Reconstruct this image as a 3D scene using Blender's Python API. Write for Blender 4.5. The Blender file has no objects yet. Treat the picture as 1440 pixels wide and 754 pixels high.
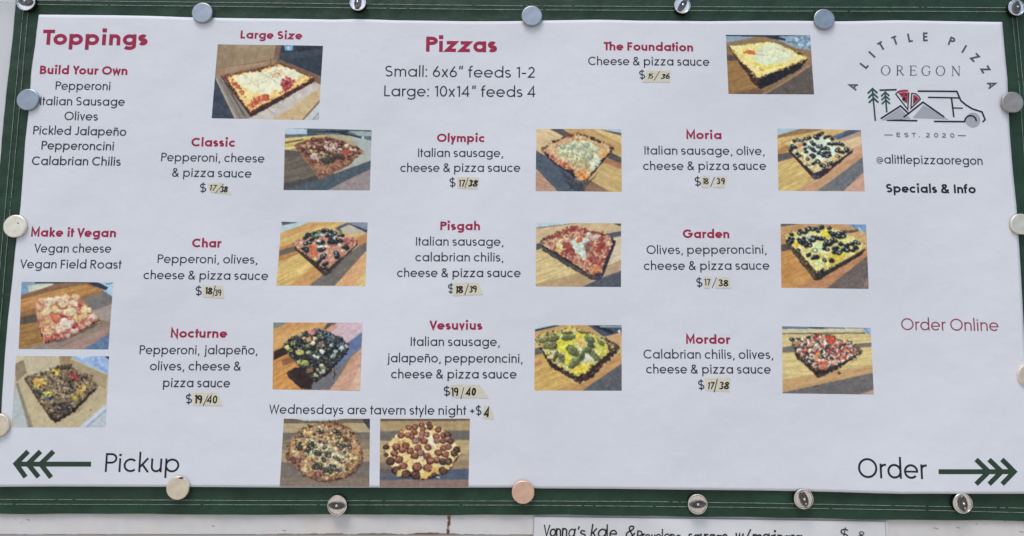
import bpy, math, random
import numpy as np
from mathutils import Vector, Matrix
PI = math.pi
R = math.radians

# ------------------------------------------------------------------ camera, world, light
scene = bpy.context.scene
C = scene.collection
CAM_H, CAM_D, PITCH, ROLL, FPX = 1.45, 0.925, R(7.2), R(0.55), 1100.0
cam_data = bpy.data.cameras.new("camera")
cam_data.sensor_width = 36.0
cam_data.lens = 36.0 * FPX / 1440.0
cam_data.clip_start = 0.01
cam_data.clip_end = 500
cam = bpy.data.objects.new("camera", cam_data)
C.objects.link(cam)
CAM_M = Matrix.Translation((0, -CAM_D, CAM_H)) @ (Matrix.Rotation(PI / 2 + PITCH, 4, 'X') @ Matrix.Rotation(ROLL, 4, 'Z'))
cam.matrix_world = CAM_M
scene.camera = cam

SUN_EL, SUN_ROT = R(63), R(205)
world = bpy.data.worlds.new("World")
scene.world = world
world.use_nodes = True
wn = world.node_tree
wn.nodes.clear()
wo = wn.nodes.new('ShaderNodeOutputWorld')
wb = wn.nodes.new('ShaderNodeBackground')
sky = wn.nodes.new('ShaderNodeTexSky')
sky.sky_type = 'NISHITA'
sky.sun_disc = False
sky.sun_elevation = SUN_EL
sky.sun_rotation = SUN_ROT
sky.dust_density = 2.5
sky.air_density = 1.0
wb.inputs['Strength'].default_value = 0.11
wn.links.new(sky.outputs[0], wb.inputs[0])
wn.links.new(wb.outputs[0], wo.inputs[0])
sun_l = bpy.data.lights.new("sun", 'SUN')
sun_l.energy = 0.9
sun_l.angle = R(26)
sun_l.color = (1.0, 0.97, 0.92)
sun = bpy.data.objects.new("sun", sun_l)
C.objects.link(sun)
# the sun stands behind the camera and up, a little to the left
sd = Vector((math.sin(SUN_ROT) * math.cos(SUN_EL), math.cos(SUN_ROT) * math.cos(SUN_EL), math.sin(SUN_EL)))
sun.rotation_euler = sd.to_track_quat('Z', 'Y').to_euler()
scene.view_settings.view_transform = 'Standard'
scene.view_settings.look = 'None'
scene.view_settings.exposure = 0.50
scene.view_settings.gamma = 1.0
scene.view_settings.use_curve_mapping = False
scene.render.engine = 'CYCLES'

# ------------------------------------------------------------------ measuring: a photo point -> the wall plane at depth y
_MR = np.array(CAM_M.to_3x3())
def P(px, py, y=0.0):
    """Where the ray through the photo point meets the plane parallel to the wall at depth y (metres)."""
    px = np.asarray(px, float); py = np.asarray(py, float)
    d = np.stack([(px - 720.0) / FPX, -(py - 377.0) / FPX, -np.ones_like(px)], -1) @ _MR.T
    t = (CAM_D + y) / d[..., 1]
    return d[..., 0] * t, CAM_H + d[..., 2] * t
def mm(px, py):
    a = P(px, py); b = P(px + 1, py)
    return float(b[0] - a[0])

def wave(x, z):
    """The sheet of the poster is not quite flat (metres towards the viewer)."""
    x = np.asarray(x); z = np.asarray(z)
    w = 0.0011 * np.sin(x * 9.0 + 1.3 + 2.0 * np.sin(z * 6.0)) + 0.0009 * np.sin(x * 17.0 - z * 11.0 + 0.6)
    w = w + 0.0006 * np.sin(z * 23.0 + x * 5.0) + 0.00035 * np.sin(x * 41.0 + 1.0 + z * 13.0)
    return w * 0.7 + 0.0021

# ------------------------------------------------------------------ materials
def s2l(c):
    c = np.asarray(c, float) / 255.0
    return np.where(c <= 0.04045, c / 12.92, ((c + 0.055) / 1.055) ** 2.4)
PAPER_SEEN = np.array([199.0, 203.0, 214.0])
PAPER_ALB = np.array([0.735, 0.76, 0.80])
def ink(c):
    """Printed colour -> albedo, relative to the paper it is printed on."""
    return s2l(c) / s2l(PAPER_SEEN) * PAPER_ALB

def mat(name, col=(0.5, 0.5, 0.5), rough=0.5, metal=0.0, spec=0.5, attr=None, noise=None, bump=None, coat=0.0):
    m = bpy.data.materials.new(name); m.use_nodes = True
    nt = m.node_tree; b = nt.nodes['Principled BSDF']
    b.inputs['Roughness'].default_value = rough
    b.inputs['Metallic'].default_value = metal
    b.inputs['Specular IOR Level'].default_value = spec
    b.inputs['Coat Weight'].default_value = coat
    b.inputs['Base Color'].default_value = (*[float(v) for v in col], 1)
    src = None
    if attr:
        a = nt.nodes.new('ShaderNodeAttribute'); a.attribute_name = attr; src = a.outputs['Color']
    tc = nt.nodes.new('ShaderNodeTexCoord')
    if noise:
        sc, amt, det = noise
        n = nt.nodes.new('ShaderNodeTexNoise'); n.inputs['Scale'].default_value = sc; n.inputs['Detail'].default_value = det
        nt.links.new(tc.outputs['Object'], n.inputs['Vector'])
        r = nt.nodes.new('ShaderNodeMapRange'); r.inputs['From Min'].default_value = 0.25; r.inputs['From Max'].default_value = 0.75
        r.inputs['To Min'].default_value = 1 - amt; r.inputs['To Max'].default_value = 1 + amt
        nt.links.new(n.outputs['Fac'], r.inputs['Value'])
        mx = nt.nodes.new('ShaderNodeMix'); mx.data_type = 'RGBA'; mx.blend_type = 'MULTIPLY'; mx.inputs[0].default_value = 1
        if src: nt.links.new(src, mx.inputs[6])
        else: mx.inputs[6].default_value = (*[float(v) for v in col], 1)
        nt.links.new(r.outputs[0], mx.inputs[7]); src = mx.outputs[2]
    if src: nt.links.new(src, b.inputs['Base Color'])
    if bump:
        sc, st, dist, det = bump
        n = nt.nodes.new('ShaderNodeTexNoise'); n.inputs['Scale'].default_value = sc; n.inputs['Detail'].default_value = det
        nt.links.new(tc.outputs['Object'], n.inputs['Vector'])
        bp = nt.nodes.new('ShaderNodeBump'); bp.inputs['Strength'].default_value = st; bp.inputs['Distance'].default_value = dist
        nt.links.new(n.outputs['Fac'], bp.inputs['Height']); nt.links.new(bp.outputs[0], b.inputs['Normal'])
    return m

M = {}
M['paper'] = mat('poster paper', PAPER_ALB, 0.55, spec=0.35, noise=(5, 0.035, 5), bump=(7, 0.7, 0.009, 5))
M['photo'] = mat('printed photo', rough=0.55, spec=0.3, attr='Col')
M['red'] = mat('crimson ink', ink((144, 40, 72)), 0.6, spec=0.2, noise=(300, 0.10, 2))
M['dark'] = mat('dark slate ink', ink((38, 43, 56)), 0.6, spec=0.2, noise=(300, 0.10, 2))
M['black'] = mat('black ink', ink((33, 36, 46)), 0.6, spec=0.2)
M['maroon'] = mat('thin maroon ink', ink((134, 60, 84)), 0.6, spec=0.2)
M['slate'] = mat('grey slate ink', ink((72, 80, 94)), 0.6, spec=0.2)
M['leaf'] = mat('deep green ink', ink((44, 62, 52)), 0.6, spec=0.2, noise=(200, 0.12, 2))
M['pine'] = mat('pine green ink', ink((44, 74, 68)), 0.6, spec=0.2)
M['greyfill'] = mat('pale grey ink', ink((152, 157, 170)), 0.6, spec=0.2)
M['slicered'] = mat('slice red ink', ink((150, 56, 68)), 0.6, spec=0.2)
M['marker'] = mat('black marker ink', ink((38, 36, 34)), 0.6, spec=0.2, noise=(900, 0.35, 2))
M['canvas'] = mat('green canvas', (0.0145, 0.047, 0.025), 0.5, spec=0.36, noise=(34, 0.34, 7), bump=(70, 0.55, 0.003, 6))
M['thread'] = mat('pale thread', (0.36, 0.43, 0.38), 0.8, noise=(160, 0.35, 3))
M['wall'] = mat('white painted metal', (0.64, 0.655, 0.67), 0.45, noise=(14, 0.03, 4))
M['wallpaint'] = mat('weathered white paint', rough=0.5, attr='Col')
M['tape'] = mat('masking tape', ink((196, 192, 177)), 0.65, noise=(260, 0.07, 4))
M['note'] = mat('note paper', (0.70, 0.71, 0.71), 0.6, noise=(9, 0.14, 3), bump=(12, 0.4, 0.01, 3))
M['line'] = mat('thin pen line', (0.2, 0.2, 0.2), 0.7)
M['ground'] = mat('pale concrete', (0.52, 0.46, 0.38), 0.9, noise=(3, 0.15, 5))

# ------------------------------------------------------------------ object helpers
def put(name, me, mats, parent=None):
    o = bpy.data.objects.new(name, me); C.objects.link(o)
    for m in (mats if isinstance(mats, (list, tuple)) else [mats]): me.materials.append(m)
    if parent: o.parent = parent
    return o
def mesh(name, v, f, mi=None, smooth=False):
    me = bpy.data.meshes.new(name); me.from_pydata([tuple(map(float, p)) for p in v], [], f)
    if mi is not None: me.polygons.foreach_set('material_index', mi)
    if smooth: me.polygons.foreach_set('use_smooth', [True] * len(me.polygons))
    me.update(); return me
def tag(o, label, cat=None, group=None):
    o['label'] = label
    if cat: o['category'] = cat
    if group: o['group'] = group
def empty(name, loc=(0, 0, 0)):
    o = bpy.data.objects.new(name, None); o.empty_display_size = 0.05; o.location = loc; C.objects.link(o); return o
def grid_mesh(name, X, Y, Z, cols=None, smooth=True):
    """A sheet from 2-D arrays of coordinates; optional colours (linear) per point."""
    n, m = X.shape
    co = np.stack([X, Y, Z], -1).reshape(-1, 3)
    idx = np.arange(n * m).reshape(n, m)
    q = np.stack([idx[:-1, :-1], idx[1:, :-1], idx[1:, 1:], idx[:-1, 1:]], -1).reshape(-1, 4)
    me = bpy.data.meshes.new(name)
    me.vertices.add(len(co)); me.vertices.foreach_set('co', co.ravel())
    me.loops.add(q.size); me.loops.foreach_set('vertex_index', q.ravel())
    me.polygons.add(len(q)); me.polygons.foreach_set('loop_start', np.arange(0, q.size, 4))
    me.update(calc_edges=True)
    me.polygons.foreach_set('use_smooth', [smooth] * len(q))
    if cols is not None:
        a = me.color_attributes.new('Col', 'FLOAT_COLOR', 'POINT')
        a.data.foreach_set('color', np.concatenate([cols.reshape(-1, 3), np.ones((n * m, 1))], 1).astype(np.float32).ravel())
    me.update(); return me

# ------------------------------------------------------------------ noise for the printed pictures
def vnoise(x, y, scale, seed):
    rs = np.random.RandomState(seed); T = rs.rand(64, 64)
    u = x / scale; v = y / scale
    i = np.floor(u).astype(int); j = np.floor(v).astype(int)
    fu = u - i; fv = v - j
    fu = fu * fu * (3 - 2 * fu); fv = fv * fv * (3 - 2 * fv)
    g = lambda a, b: T[a % 64, b % 64]
    return (g(i, j) * (1 - fu) + g(i + 1, j) * fu) * (1 - fv) + (g(i, j + 1) * (1 - fu) + g(i + 1, j + 1) * fu) * fv - 0.5
# ------------------------------------------------------------------ the menu's lettering: a geometric monoline face, drawn as strokes
def ell(cx, cy, rx, ry, a0, a1, n=None):
    n = n or max(4, int(abs(a1 - a0) / 15))
    return [(cx + rx * math.cos(R(a0 + (a1 - a0) * i / n)), cy + ry * math.sin(R(a0 + (a1 - a0) * i / n))) for i in range(n + 1)]
def spline(pts, n=6):
    out = []
    p = [pts[0]] + list(pts) + [pts[-1]]
    for i in range(1, len(p) - 2):
        for k in range(n):
            t = k / n; q = []
            for c in (0, 1):
                a, b, d, e = p[i - 1][c], p[i][c], p[i + 1][c], p[i + 2][c]
                q.append(0.5 * (2 * b + (d - a) * t + (2 * a - 5 * b + 4 * d - e) * t * t + (3 * b - a - 3 * d + e) * t ** 3))
            out.append(tuple(q))
    return out + [pts[-1]]
XH, ASC, DSC = 0.73, 1.08, -0.30
def glyph(ch, w):
    """Strokes [(points, closed, width factor)] of one letter; cap height 1."""
    h = w / 2; r = XH / 2; k = r - h
    S = []
    def st(*p): S.append((list(p), False, 1.0))
    def ring(cx, cy, rx, ry): S.append((ell(cx, cy, rx, ry, 0, 360, 28)[:-1], True, 1.0))
    def cur(p, f=1.0): S.append((p, False, f))
    aw = 0.53 + w * 0.35; ax = (aw - w) / 2     # arch width
    def arch(x0):
        return ell(x0 + ax, XH - h - ax, ax, ax, 180, 0, 10) + [(x0 + 2 * ax, 0)]
    if ch == 'a': ring(r, r, k, k); st((2 * r - h, 0), (2 * r - h, XH))
    elif ch == 'b': st((h, 0), (h, ASC)); ring(r, r, k, k)
    elif ch == 'c': cur(ell(r, r, k, k, 45, 315, 20))
    elif ch == 'd': ring(r, r, k, k); st((2 * r - h, 0), (2 * r - h, ASC))
    elif ch == 'e': cur(ell(r, r, k, k, 0, 318, 24)); S.append(([(w * 0.7, r - h * .1), (2 * r - h * .2, r - h * .1)], False, 0.86))
    elif ch == 'f': cur([(0.37, ASC - h * .9)] + ell(0.31, ASC - h - 0.17, 0.16, 0.17, 90, 180, 7) + [(0.15, 0)]); st((0, XH - h), (0.34, XH - h))
    elif ch == 'g': ring(r, r, k, k); cur([(2 * r - h, XH), (2 * r - h, 0.0)] + ell(r, -0.02, k, -DSC - h - 0.02, 0, -148, 12))
    elif ch in 'hn':
        st((h, 0), (h, ASC if ch == 'h' else XH)); cur([(h, XH - h - ax - .02)] + arch(h))
    elif ch in ('ñ',):
        st((h, 0), (h, XH)); cur([(h, XH - h - ax - .02)] + arch(h))
        S.append((spline([(.06, .83), (.15, .92), (.24, .88), (.34, .83), (.44, .92)], 4), False, 0.8))
    elif ch == 'i': st((h, 0), (h, XH)); S.append(([(h, 0.84), (h, 0.84 + w * 1.15)], False, 1.2))
    elif ch == 'j': cur([(h, XH), (h, -.12)] + ell(h - .13, -.12, .13, -DSC - h - .12, 0, -100, 7)); S.append(([(h, 0.84), (h, 0.84 + w * 1.15)], False, 1.2))
    elif ch == 'k': st((h, 0), (h, ASC)); st((h, .25), (.47, XH + .01)); st((.20, .40), (.50, 0))
    elif ch == 'l': st((h, 0), (h, ASC))
    elif ch == 'm':
        st((h, 0), (h, XH)); q = ax * .92
        for x0 in (h, h + 2 * q): cur([(x0, XH - h - q - .02)] + ell(x0 + q, XH - h - q, q, q, 180, 0, 10) + [(x0 + 2 * q, 0)])
    elif ch == 'o': ring(r, r, k, k)
    elif ch == 'p': st((h, DSC), (h, XH)); ring(r, r, k, k)
    elif ch == 'q': st((2 * r - h, DSC), (2 * r - h, XH)); ring(r, r, k, k)
    elif ch == 'r': st((h, 0), (h, XH)); cur([(h, XH - h - .2)] + ell(h + .22, XH - h - .2, .22, .2, 180, 75, 7))
    elif ch in 'sS$':
        T = XH if ch == 's' else 1.0; W = .47 + w * .3 if ch == 's' else .60 + w * .2; cx = W / 2
        rx = cx - h; ry = (T - w) / 4 * 1.0
        cur(ell(cx, T - h - ry, rx * .93, ry, 35, 270, 14) + ell(cx, h + ry, rx, ry, 90, -145, 14)[1:])
        if ch == '$': S.append(([(cx, -.12), (cx, 1.12)], False, .8))
    elif ch == 't': st((.15, 0), (.15, XH + .24)); st((0, XH - h), (.33, XH - h))
    elif ch == 'u': st((aw - h, 0), (aw - h, XH)); cur([(h, XH)] + ell(h + ax, h + ax, ax, ax, 180, 360, 10) + [(h + 2 * ax, h + ax + .03)])
    elif ch == 'v': st((h * .9, XH), (.28, h), (.56 - h * .9, XH))
    elif ch == 'w': st((h * .9, XH), (.24, h), (.42, XH - h), (.60, h), (.84 - h * .9, XH))
    elif ch == 'x': st((h, XH), (.50, 0)); st((.50, XH), (h, 0))
    elif ch == 'y': st((h * .9, XH), (.29, h * .6)); st((.57 - h * .9, XH), (.16, DSC))
    elif ch == 'z': st((0.02, XH - h), (.47, XH - h), (.05, h), (.52, h))
    elif ch == 'A': st((h * .8, 0), (.38, 1 - h * .7), (.76 - h * .8, 0)); st((.16, .30), (.60, .30))
    elif ch == 'B': cur([(.27, 1 - h), (h, 1 - h), (h, h), (.30, h)]); cur([(h, .53), (.27, .53)] + ell(.27, .53 + (.47 - h) / 2, .22, (.47 - h) / 2, -90, 90, 9)[1:]); cur([(.30, .53)] + ell(.30, h + (.53 - h) / 2, .26, (.53 - h) / 2, 90, -90, 9))
    elif ch == 'C': cur(ell(.5, .5, .5 - h, .5 - h, 45, 315, 24))
    elif ch == 'D': S.append(([(h, h), (h, 1 - h), (.28, 1 - h)] + ell(.28, .5, .42, .5 - h, 90, -90, 12), True, 1.0))
    elif ch == 'E': st((.52, 1 - h), (h, 1 - h), (h, h), (.52, h)); st((h, .51), (.48, .51))
    elif ch == 'F': st((.50, 1 - h), (h, 1 - h), (h, 0)); st((h, .50), (.46, .50))
    elif ch == 'G': cur(ell(.5, .5, .5 - h, .5 - h, 42, 360, 26) + [(.55, .5)])
    elif ch == 'I': st((h, 0), (h, 1))
    elif ch == 'J': cur([(.36, 1), (.36, .25)] + ell(.19, .25, .17, .25 - h, 0, -150, 9))
    elif ch == 'L': st((h, 1), (h, h), (.48, h))
    elif ch == 'M': st((h, 0), (h, .98), (.42, .25), (.84 - h, .98), (.84 - h, 0))
    elif ch == 'N': st((h, 0), (h, .98), (.70 - h, .02), (.70 - h, 1))
    elif ch == 'O': ring(.5, .5, .5 - h, .5 - h)
    elif ch in 'PR':
        st((h, 0), (h, 1)); cur([(h, 1 - h), (.30, 1 - h)] + ell(.30, .72, .25, .28 - h, 90, -90, 10) + [(h, .44 + h)])
        if ch == 'R': st((.30, .44), (.56, 0))
    elif ch == 'T': st((0, 1 - h), (.60, 1 - h)); st((.30, 0), (.30, 1))
    elif ch == 'V': st((h * .8, 1), (.36, h), (.72 - h * .8, 1))
    elif ch == 'W': st((h * .8, 1), (.28, h), (.52, 1 - h), (.76, h), (1.04 - h * .8, 1))
    elif ch == 'Y': st((h * .8, 1), (.33, .45), (.66 - h * .8, 1)); st((.33, 0), (.33, .47))
    elif ch == 'Z': st((.03, 1 - h), (.56, 1 - h), (.06, h), (.60, h))
    elif ch == '0': ring(.31, .5, .31 - h, .5 - h)
    elif ch == '1': st((0, .86), (.2, 1 - h), (.2, 0))
    elif ch == '2': cur(ell(.27, .70, .24 - h * .5, .30 - h, 165, -35, 12) + [(.04, h), (.54, h)])
    elif ch == '3': cur(ell(.26, .75, .22, .25 - h, 150, -90, 12)); cur(ell(.26, .27, .25, .27 - h, 90, -150, 12))
    elif ch == '4': st((.47, 0), (.47, .97), (.04, .27), (.62, .27))
    elif ch == '5': cur([(.48, 1 - h), (.13, 1 - h), (.09, .55)] + ell(.25, .33, .27 - h * .5, .33 - h, 115, -150, 14))
    elif ch == '6': ring(.30, .31, .30 - h, .31 - h); cur([(.42, 1.0), (.09, .48)])
    elif ch == '7': st((0, 1 - h), (.50, 1 - h), (.16, 0))
    elif ch == '8': ring(.28, .76, .22, .24 - h); ring(.28, .27, .27, .27 - h)
    elif ch == '9': ring(.28, .70, .26 - h * .3, .30 - h); cur([(.53, .70), (.50, .35), (.36, 0)])
    elif ch == '&': cur(spline([(.70, 0), (.30, .52), (.15, .76), (.20, .92), (.32, .97 - h * .5), (.44, .91), (.47, .78), (.40, .65), (.20, .50), (.07, .33), (.09, .13), (.24, h), (.43, .08), (.58, .25), (.66, .44)], 5))
    elif ch == ',': st((.12, .10), (.04, -.17))
    elif ch == '.': S.append(([(h, 0), (h, w * 1.1)], False, 1.1))
    elif ch == ':': S.append(([(h, 0), (h, w * 1.2)], False, 1.2)); S.append(([(h, XH - w * 1.2), (h, XH)], False, 1.2))
    elif ch == '”': st((.10, 1.06), (.05, .74)); st((.28, 1.06), (.23, .74))
    elif ch == '-': st((0, .40), (.34, .40))
    elif ch == '+': st((0, .42), (.46, .42)); st((.23, .19), (.23, .65))
    elif ch == '/': st((0, -.12), (.38, 1.08))
    elif ch == "'": st((.05, 1.05), (.02, .72))
    elif ch == '@':
        S.append((ell(.36, .36, .15, .15, 0, 360, 20)[:-1], True, .62)); cur([(.51, .5), (.51, .30)] + ell(.585, .30, .075, .1, 180, 360, 6) + ell(.36, .36, .33, .36, 0, 300, 20), .62)
    return S
BEARR = {'r': -.06, 'L': .0, 'T': -.06, 'P': .01, 'F': .0, 'Y': -.05, 'V': -.03, 'k': .0, 't': .015, 'f': -.02, '/': 0, '$': .04}
BEAR = {'v': .02, 'w': .02, 'x': .03, 'y': .02, 't': .03, 'f': .03, 'T': .02, 'V': .01, 'Y': .01, 'A': .02, 'W': .01, 'o': .055, 'c': .055, 'e': .055, 'O': .055, 'C': .055, 's': .05, 'z': .05}
def ribbon(pts, w, closed):
    """Flat stroke of width w along the points, mitred; returns left and right rims."""
    pts = [q for i, q in enumerate(pts) if i == 0 or math.hypot(q[0] - pts[i - 1][0], q[1] - pts[i - 1][1]) > 1e-6]
    n = len(pts); L = []; Rr = []
    for i in range(n):
        p = pts[i]
        a = pts[i - 1] if (i > 0 or closed) else None
        b = pts[(i + 1) % n] if (i < n - 1 or closed) else None
        def nd(u, v):
            dx, dy = v[0] - u[0], v[1] - u[1]; l = math.hypot(dx, dy) or 1e-9
            return dx / l, dy / l
        d1 = nd(a, p) if a else None; d2 = nd(p, b) if b else None
        if d1 is None: d1 = d2
        if d2 is None: d2 = d1
        n1 = (-d1[1], d1[0]); n2 = (-d2[1], d2[0])
        mx, my = n1[0] + n2[0], n1[1] + n2[1]; l = math.hypot(mx, my) or 1e-9
        mx /= l; my /= l
        s = 1 / max(0.38, mx * n1[0] + my * n1[1])
        L.append((p[0] + mx * s * w / 2, p[1] + my * s * w / 2)); Rr.append((p[0] - mx * s * w / 2, p[1] - my * s * w / 2))
    return L, Rr

class Ink:
    """Collects flat printed marks as ONE mesh lying on the poster (or tape, or note)."""
    def __init__(self, base=0.00009, y0=None):
        self.v = []; self.f = []; self.mi = []; self.mats = []; self.base = base; self.k = 0; self.y0 = y0
    def _m(self, m):
        if m not in self.mats: self.mats.append(m)
        return self.mats.index(m)
    def _y(self, x, z):
        d = self.base + self.k % 150 * 0.0000015
        return -(float(wave(x, z)) + d) if self.y0 is None else self.y0 - d
    def strip(self, xz_l, xz_r, m, closed=False):
        if closed: xz_l, xz_r = list(xz_l) + [xz_l[0]], list(xz_r) + [xz_r[0]]
        l2, r2 = [xz_l[0]], [xz_r[0]]
        for (a, b), (c, d) in zip(zip(xz_l, xz_r), zip(xz_l[1:], xz_r[1:])):          # follow the sheet's bends
            q = max(1, int(math.hypot(c[0] - a[0], c[1] - a[1]) / .004))
            for i in range(1, q + 1):
                t = i / q; l2.append((a[0] + (c[0] - a[0]) * t, a[1] + (c[1] - a[1]) * t)); r2.append((b[0] + (d[0] - b[0]) * t, b[1] + (d[1] - b[1]) * t))
        xz_l, xz_r, closed = l2, r2, False
        o = len(self.v); n = len(xz_l); self.k += 1; j = self._m(m)
        for a, b in zip(xz_l, xz_r):
            self.v.append((a[0], self._y(*a), a[1])); self.v.append((b[0], self._y(*b), b[1]))
        for i in range(n if closed else n - 1):
            q = (i + 1) % n
            self.f.append((o + 2 * i, o + 2 * i + 1, o + 2 * q + 1, o + 2 * q)); self.mi.append(j)
    def fill(self, xz, m):
        o = len(self.v); self.k += 1; j = self._m(m)
        for a in xz: self.v.append((a[0], self._y(*a), a[1]))
        self.f.append(tuple(range(o, o + len(xz)))); self.mi.append(j)
    # --- in photo points
    def pstroke(self, pts, wpx, m, closed=False):
        L, Rr = ribbon(pts, wpx, closed)
        cv = lambda q: list(zip(*[a.tolist() for a in P([p[0] for p in q], [p[1] for p in q])]))
        self.strip(cv(L), cv(Rr), m, closed)
    def pfill(self, pts, m):
        x, z = P([p[0] for p in pts], [p[1] for p in pts]); self.fill(list(zip(x.tolist(), z.tolist())), m)
    def text(self, s, x0, x1, yb0, yb1, hpx, m, w=0.10, jit=0.0, seed=1, slant=0.0, track=None):
        if track is None: track = -.028 if w > .15 else 0.0
        rnd = random.Random(seed)
        ax, az = map(float, P(x0, yb0)); bx, bz = map(float, P(x1, yb1))
        H = hpx * mm((x0 + x1) / 2, yb0)
        dx, dz = bx - ax, bz - az; l = math.hypot(dx, dz); dx /= l; dz /= l
        ux, uz = -dz, dx
        pen = 0.0; out = []
        for i, ch in enumerate(s):
            if ch == ' ': pen += 0.30; continue
            S = glyph(ch, w)
            xs = [p[0] + sg * w * f / 2 * (0.9 if len(st) > 2 else (0.0 if abs(st[0][1] - st[-1][1]) < 1e-6 else 1)) for st, cl, f in S for p in st for sg in (-1, 1)]
            lo, hi = min(xs), max(xs); be = BEAR.get(ch, .075) + track
            if i: pen += be
            ja, jy, js = rnd.uniform(-jit, jit), rnd.uniform(-jit, jit) * .3, 1 + rnd.uniform(-jit, jit) * .6
            for st, cl, f in S:
                q = []
                for p in st:
                    X, Y = (p[0] - lo) * js, p[1] * js + jy
                    X += Y * (slant + ja) ; q.append((pen + X, Y))
                out.append((q, cl, f))
            be2 = BEARR.get(ch, BEAR.get(ch, .075)) + track
            pen += (hi - lo) * js + be2
        pen -= be2
        sx = l / (pen * H)
        for q, cl, f in out:
            L, Rr = ribbon([(p[0] * sx, p[1]) for p in q], w * f * (1 + rnd.uniform(-jit, jit)), cl)
            cv = lambda qq: [(ax + (p[0] * dx + p[1] * ux) * H, az + (p[0] * dz + p[1] * uz) * H) for p in qq]
            self.strip(cv(L), cv(Rr), m, cl)
        return sx
    def build(self, name, parent, label=None):
        o = put(name, mesh(name, self.v, self.f, self.mi), self.mats, parent)
        if label: o['label'] = label
        return o
# ------------------------------------------------------------------ the printed pizza pictures, painted procedurally point by point
class Print:
    def __init__(self, quad, crop, seed, n=168, m=124):
        self.quad = quad; self.crop = crop; self.seed = seed; self.rs = np.random.RandomState(seed)
        u, v = np.meshgrid(np.linspace(0, 1, n), np.linspace(0, 1, m))
        q = np.array(quad, float)
        b = ((1 - u) * (1 - v))[..., None] * q[0] + (u * (1 - v))[..., None] * q[1] + (u * v)[..., None] * q[2] + ((1 - u) * v)[..., None] * q[3]
        self.PX, self.PY = b[..., 0], b[..., 1]
        ox, oy, sc = crop
        self.X = (self.PX - ox) / sc; self.Y = (self.PY - oy) / sc
        self.C = np.zeros(self.X.shape + (3,)); self.s = 3; self.food = np.zeros(self.X.shape); self.H = np.zeros(self.X.shape); self.relief = .42; self.tex = .75; self.warp = 1.0; self.sat = .92
    def _n(self): self.s += 1; return self.seed * 97 + self.s
    def mask(self, pts, rough=0, sc=25):
        X, Y = self.X, self.Y
        if rough:
            X = X + rough * 2 * vnoise(X, Y, sc, self._n()) + rough * vnoise(X, Y, sc / 2.5, self._n()); Y = Y + rough * 2 * vnoise(X, Y, sc, self._n()) + rough * vnoise(X, Y, sc / 2.5, self._n())
        inside = np.zeros(X.shape, bool); n = len(pts)
        for i in range(n):
            x1, y1 = pts[i]; x2, y2 = pts[(i + 1) % n]
            if y1 == y2: continue
            c = ((y1 > Y) != (y2 > Y)) & (X < (x2 - x1) * (Y - y1) / (y2 - y1) + x1)
            inside ^= c
        return inside
    def put(self, m, col, a=1.0):
        self.C[m] = self.C[m] * (1 - a) + np.array(col, float) * a
    def fill(self, col): self.C[:] = col
    def poly(self, pts, col, rough=0, sc=25, a=1.0, grain=None):
        m = self.mask(pts, rough, sc); self.put(m, col, a)
        if rough >= 7: self.food[m] = 1
        if grain: self.grain(m, *grain)
        return m
    def grain(self, m, ang, amp, sc=9):
        c, s = math.cos(R(ang)), math.sin(R(ang))
        u = self.X * c + self.Y * s; v = -self.X * s + self.Y * c
        n = vnoise(u, v * 14, sc * 14, self._n()) + .6 * vnoise(u, v * 20, sc * 8, self._n())
        self.C[m] += (n * amp)[m][:, None] * np.array([1, .92, .8])
    def mottle(self, m, amp, sc, tint=(1, 1, 1)):
        n = vnoise(self.X, self.Y, sc, self._n()); self.C[m] += (n * 2 * amp)[m][:, None] * np.array(tint)
    def patches(self, m, col, sc, thr, a=0.9):
        n = vnoise(self.X, self.Y, sc, self._n()) + .5 * vnoise(self.X, self.Y, sc * .45, self._n())
        self.put(m & (n > thr), col, a)
    def disc(self, cx, cy, rx, ry, col, rot=0, a=1.0, clip=None, wob=0.0):
        dx, dy = self.X - cx, self.Y - cy; c, s = math.cos(R(rot)), math.sin(R(rot))
        d = ((dx * c + dy * s) / rx) ** 2 + ((-dx * s + dy * c) / ry) ** 2
        if wob: d = d + wob * 2 * vnoise(self.X, self.Y, max(rx, ry) * .6, self._n())
        m = d < 1
        if clip is not None: m &= clip
        self.put(m, col, a)
        self.H[m] = self.H[m] * (1 - .55 * a) + a * (.42 * min(rx, ry) * np.sqrt(np.clip(1 - d[m], 0, 1)) + .3 * self.H[m])
        return m
    def olive(self, cx, cy, r, dark=(38, 42, 52), mid=(66, 74, 84), core=None, sq=.72, clip=None):
        r = r * .9; rot = self.rs.uniform(-40, 40); q = r * sq * self.rs.uniform(.85, 1.1)
        self.disc(cx + r * .1, cy + r * .2, r * 1.1, q * 1.1, (34, 32, 34), rot, .55, clip)
        self.disc(cx, cy, r, q, dark, rot, 1, clip, .22)
        self.disc(cx - r * .12, cy - q * .25, r * .8, q * .62, mid, rot, .7, clip, .4)
        self.disc(cx, cy, r * .55, q * .55, dark, rot, 1, clip)
        self.disc(cx - r * .35, cy - q * .5, r * .26, q * .2, (150, 160, 172), rot, .75, clip, .3)
        if core is not None: self.disc(cx, cy + q * .05, r * .36, q * .38, core, rot, .9, clip)
    def pep(self, cx, cy, r, col=(120, 58, 56), rim=(70, 38, 42), sq=.8, clip=None):
        self.disc(cx, cy + r * .12, r * 1.06, r * sq * 1.06, rim, self.rs.uniform(-20, 20), 1, clip, .22)
        m = self.disc(cx, cy, r * .80, r * sq * .78, col, 0, .88, clip, .35)
        self.mottle(m, 16, r * .5)
        self.disc(cx - r * .2, cy - r * .2, r * .35, r * sq * .22, tuple(min(255, c + 36) for c in col), 20, .6, clip)
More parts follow.
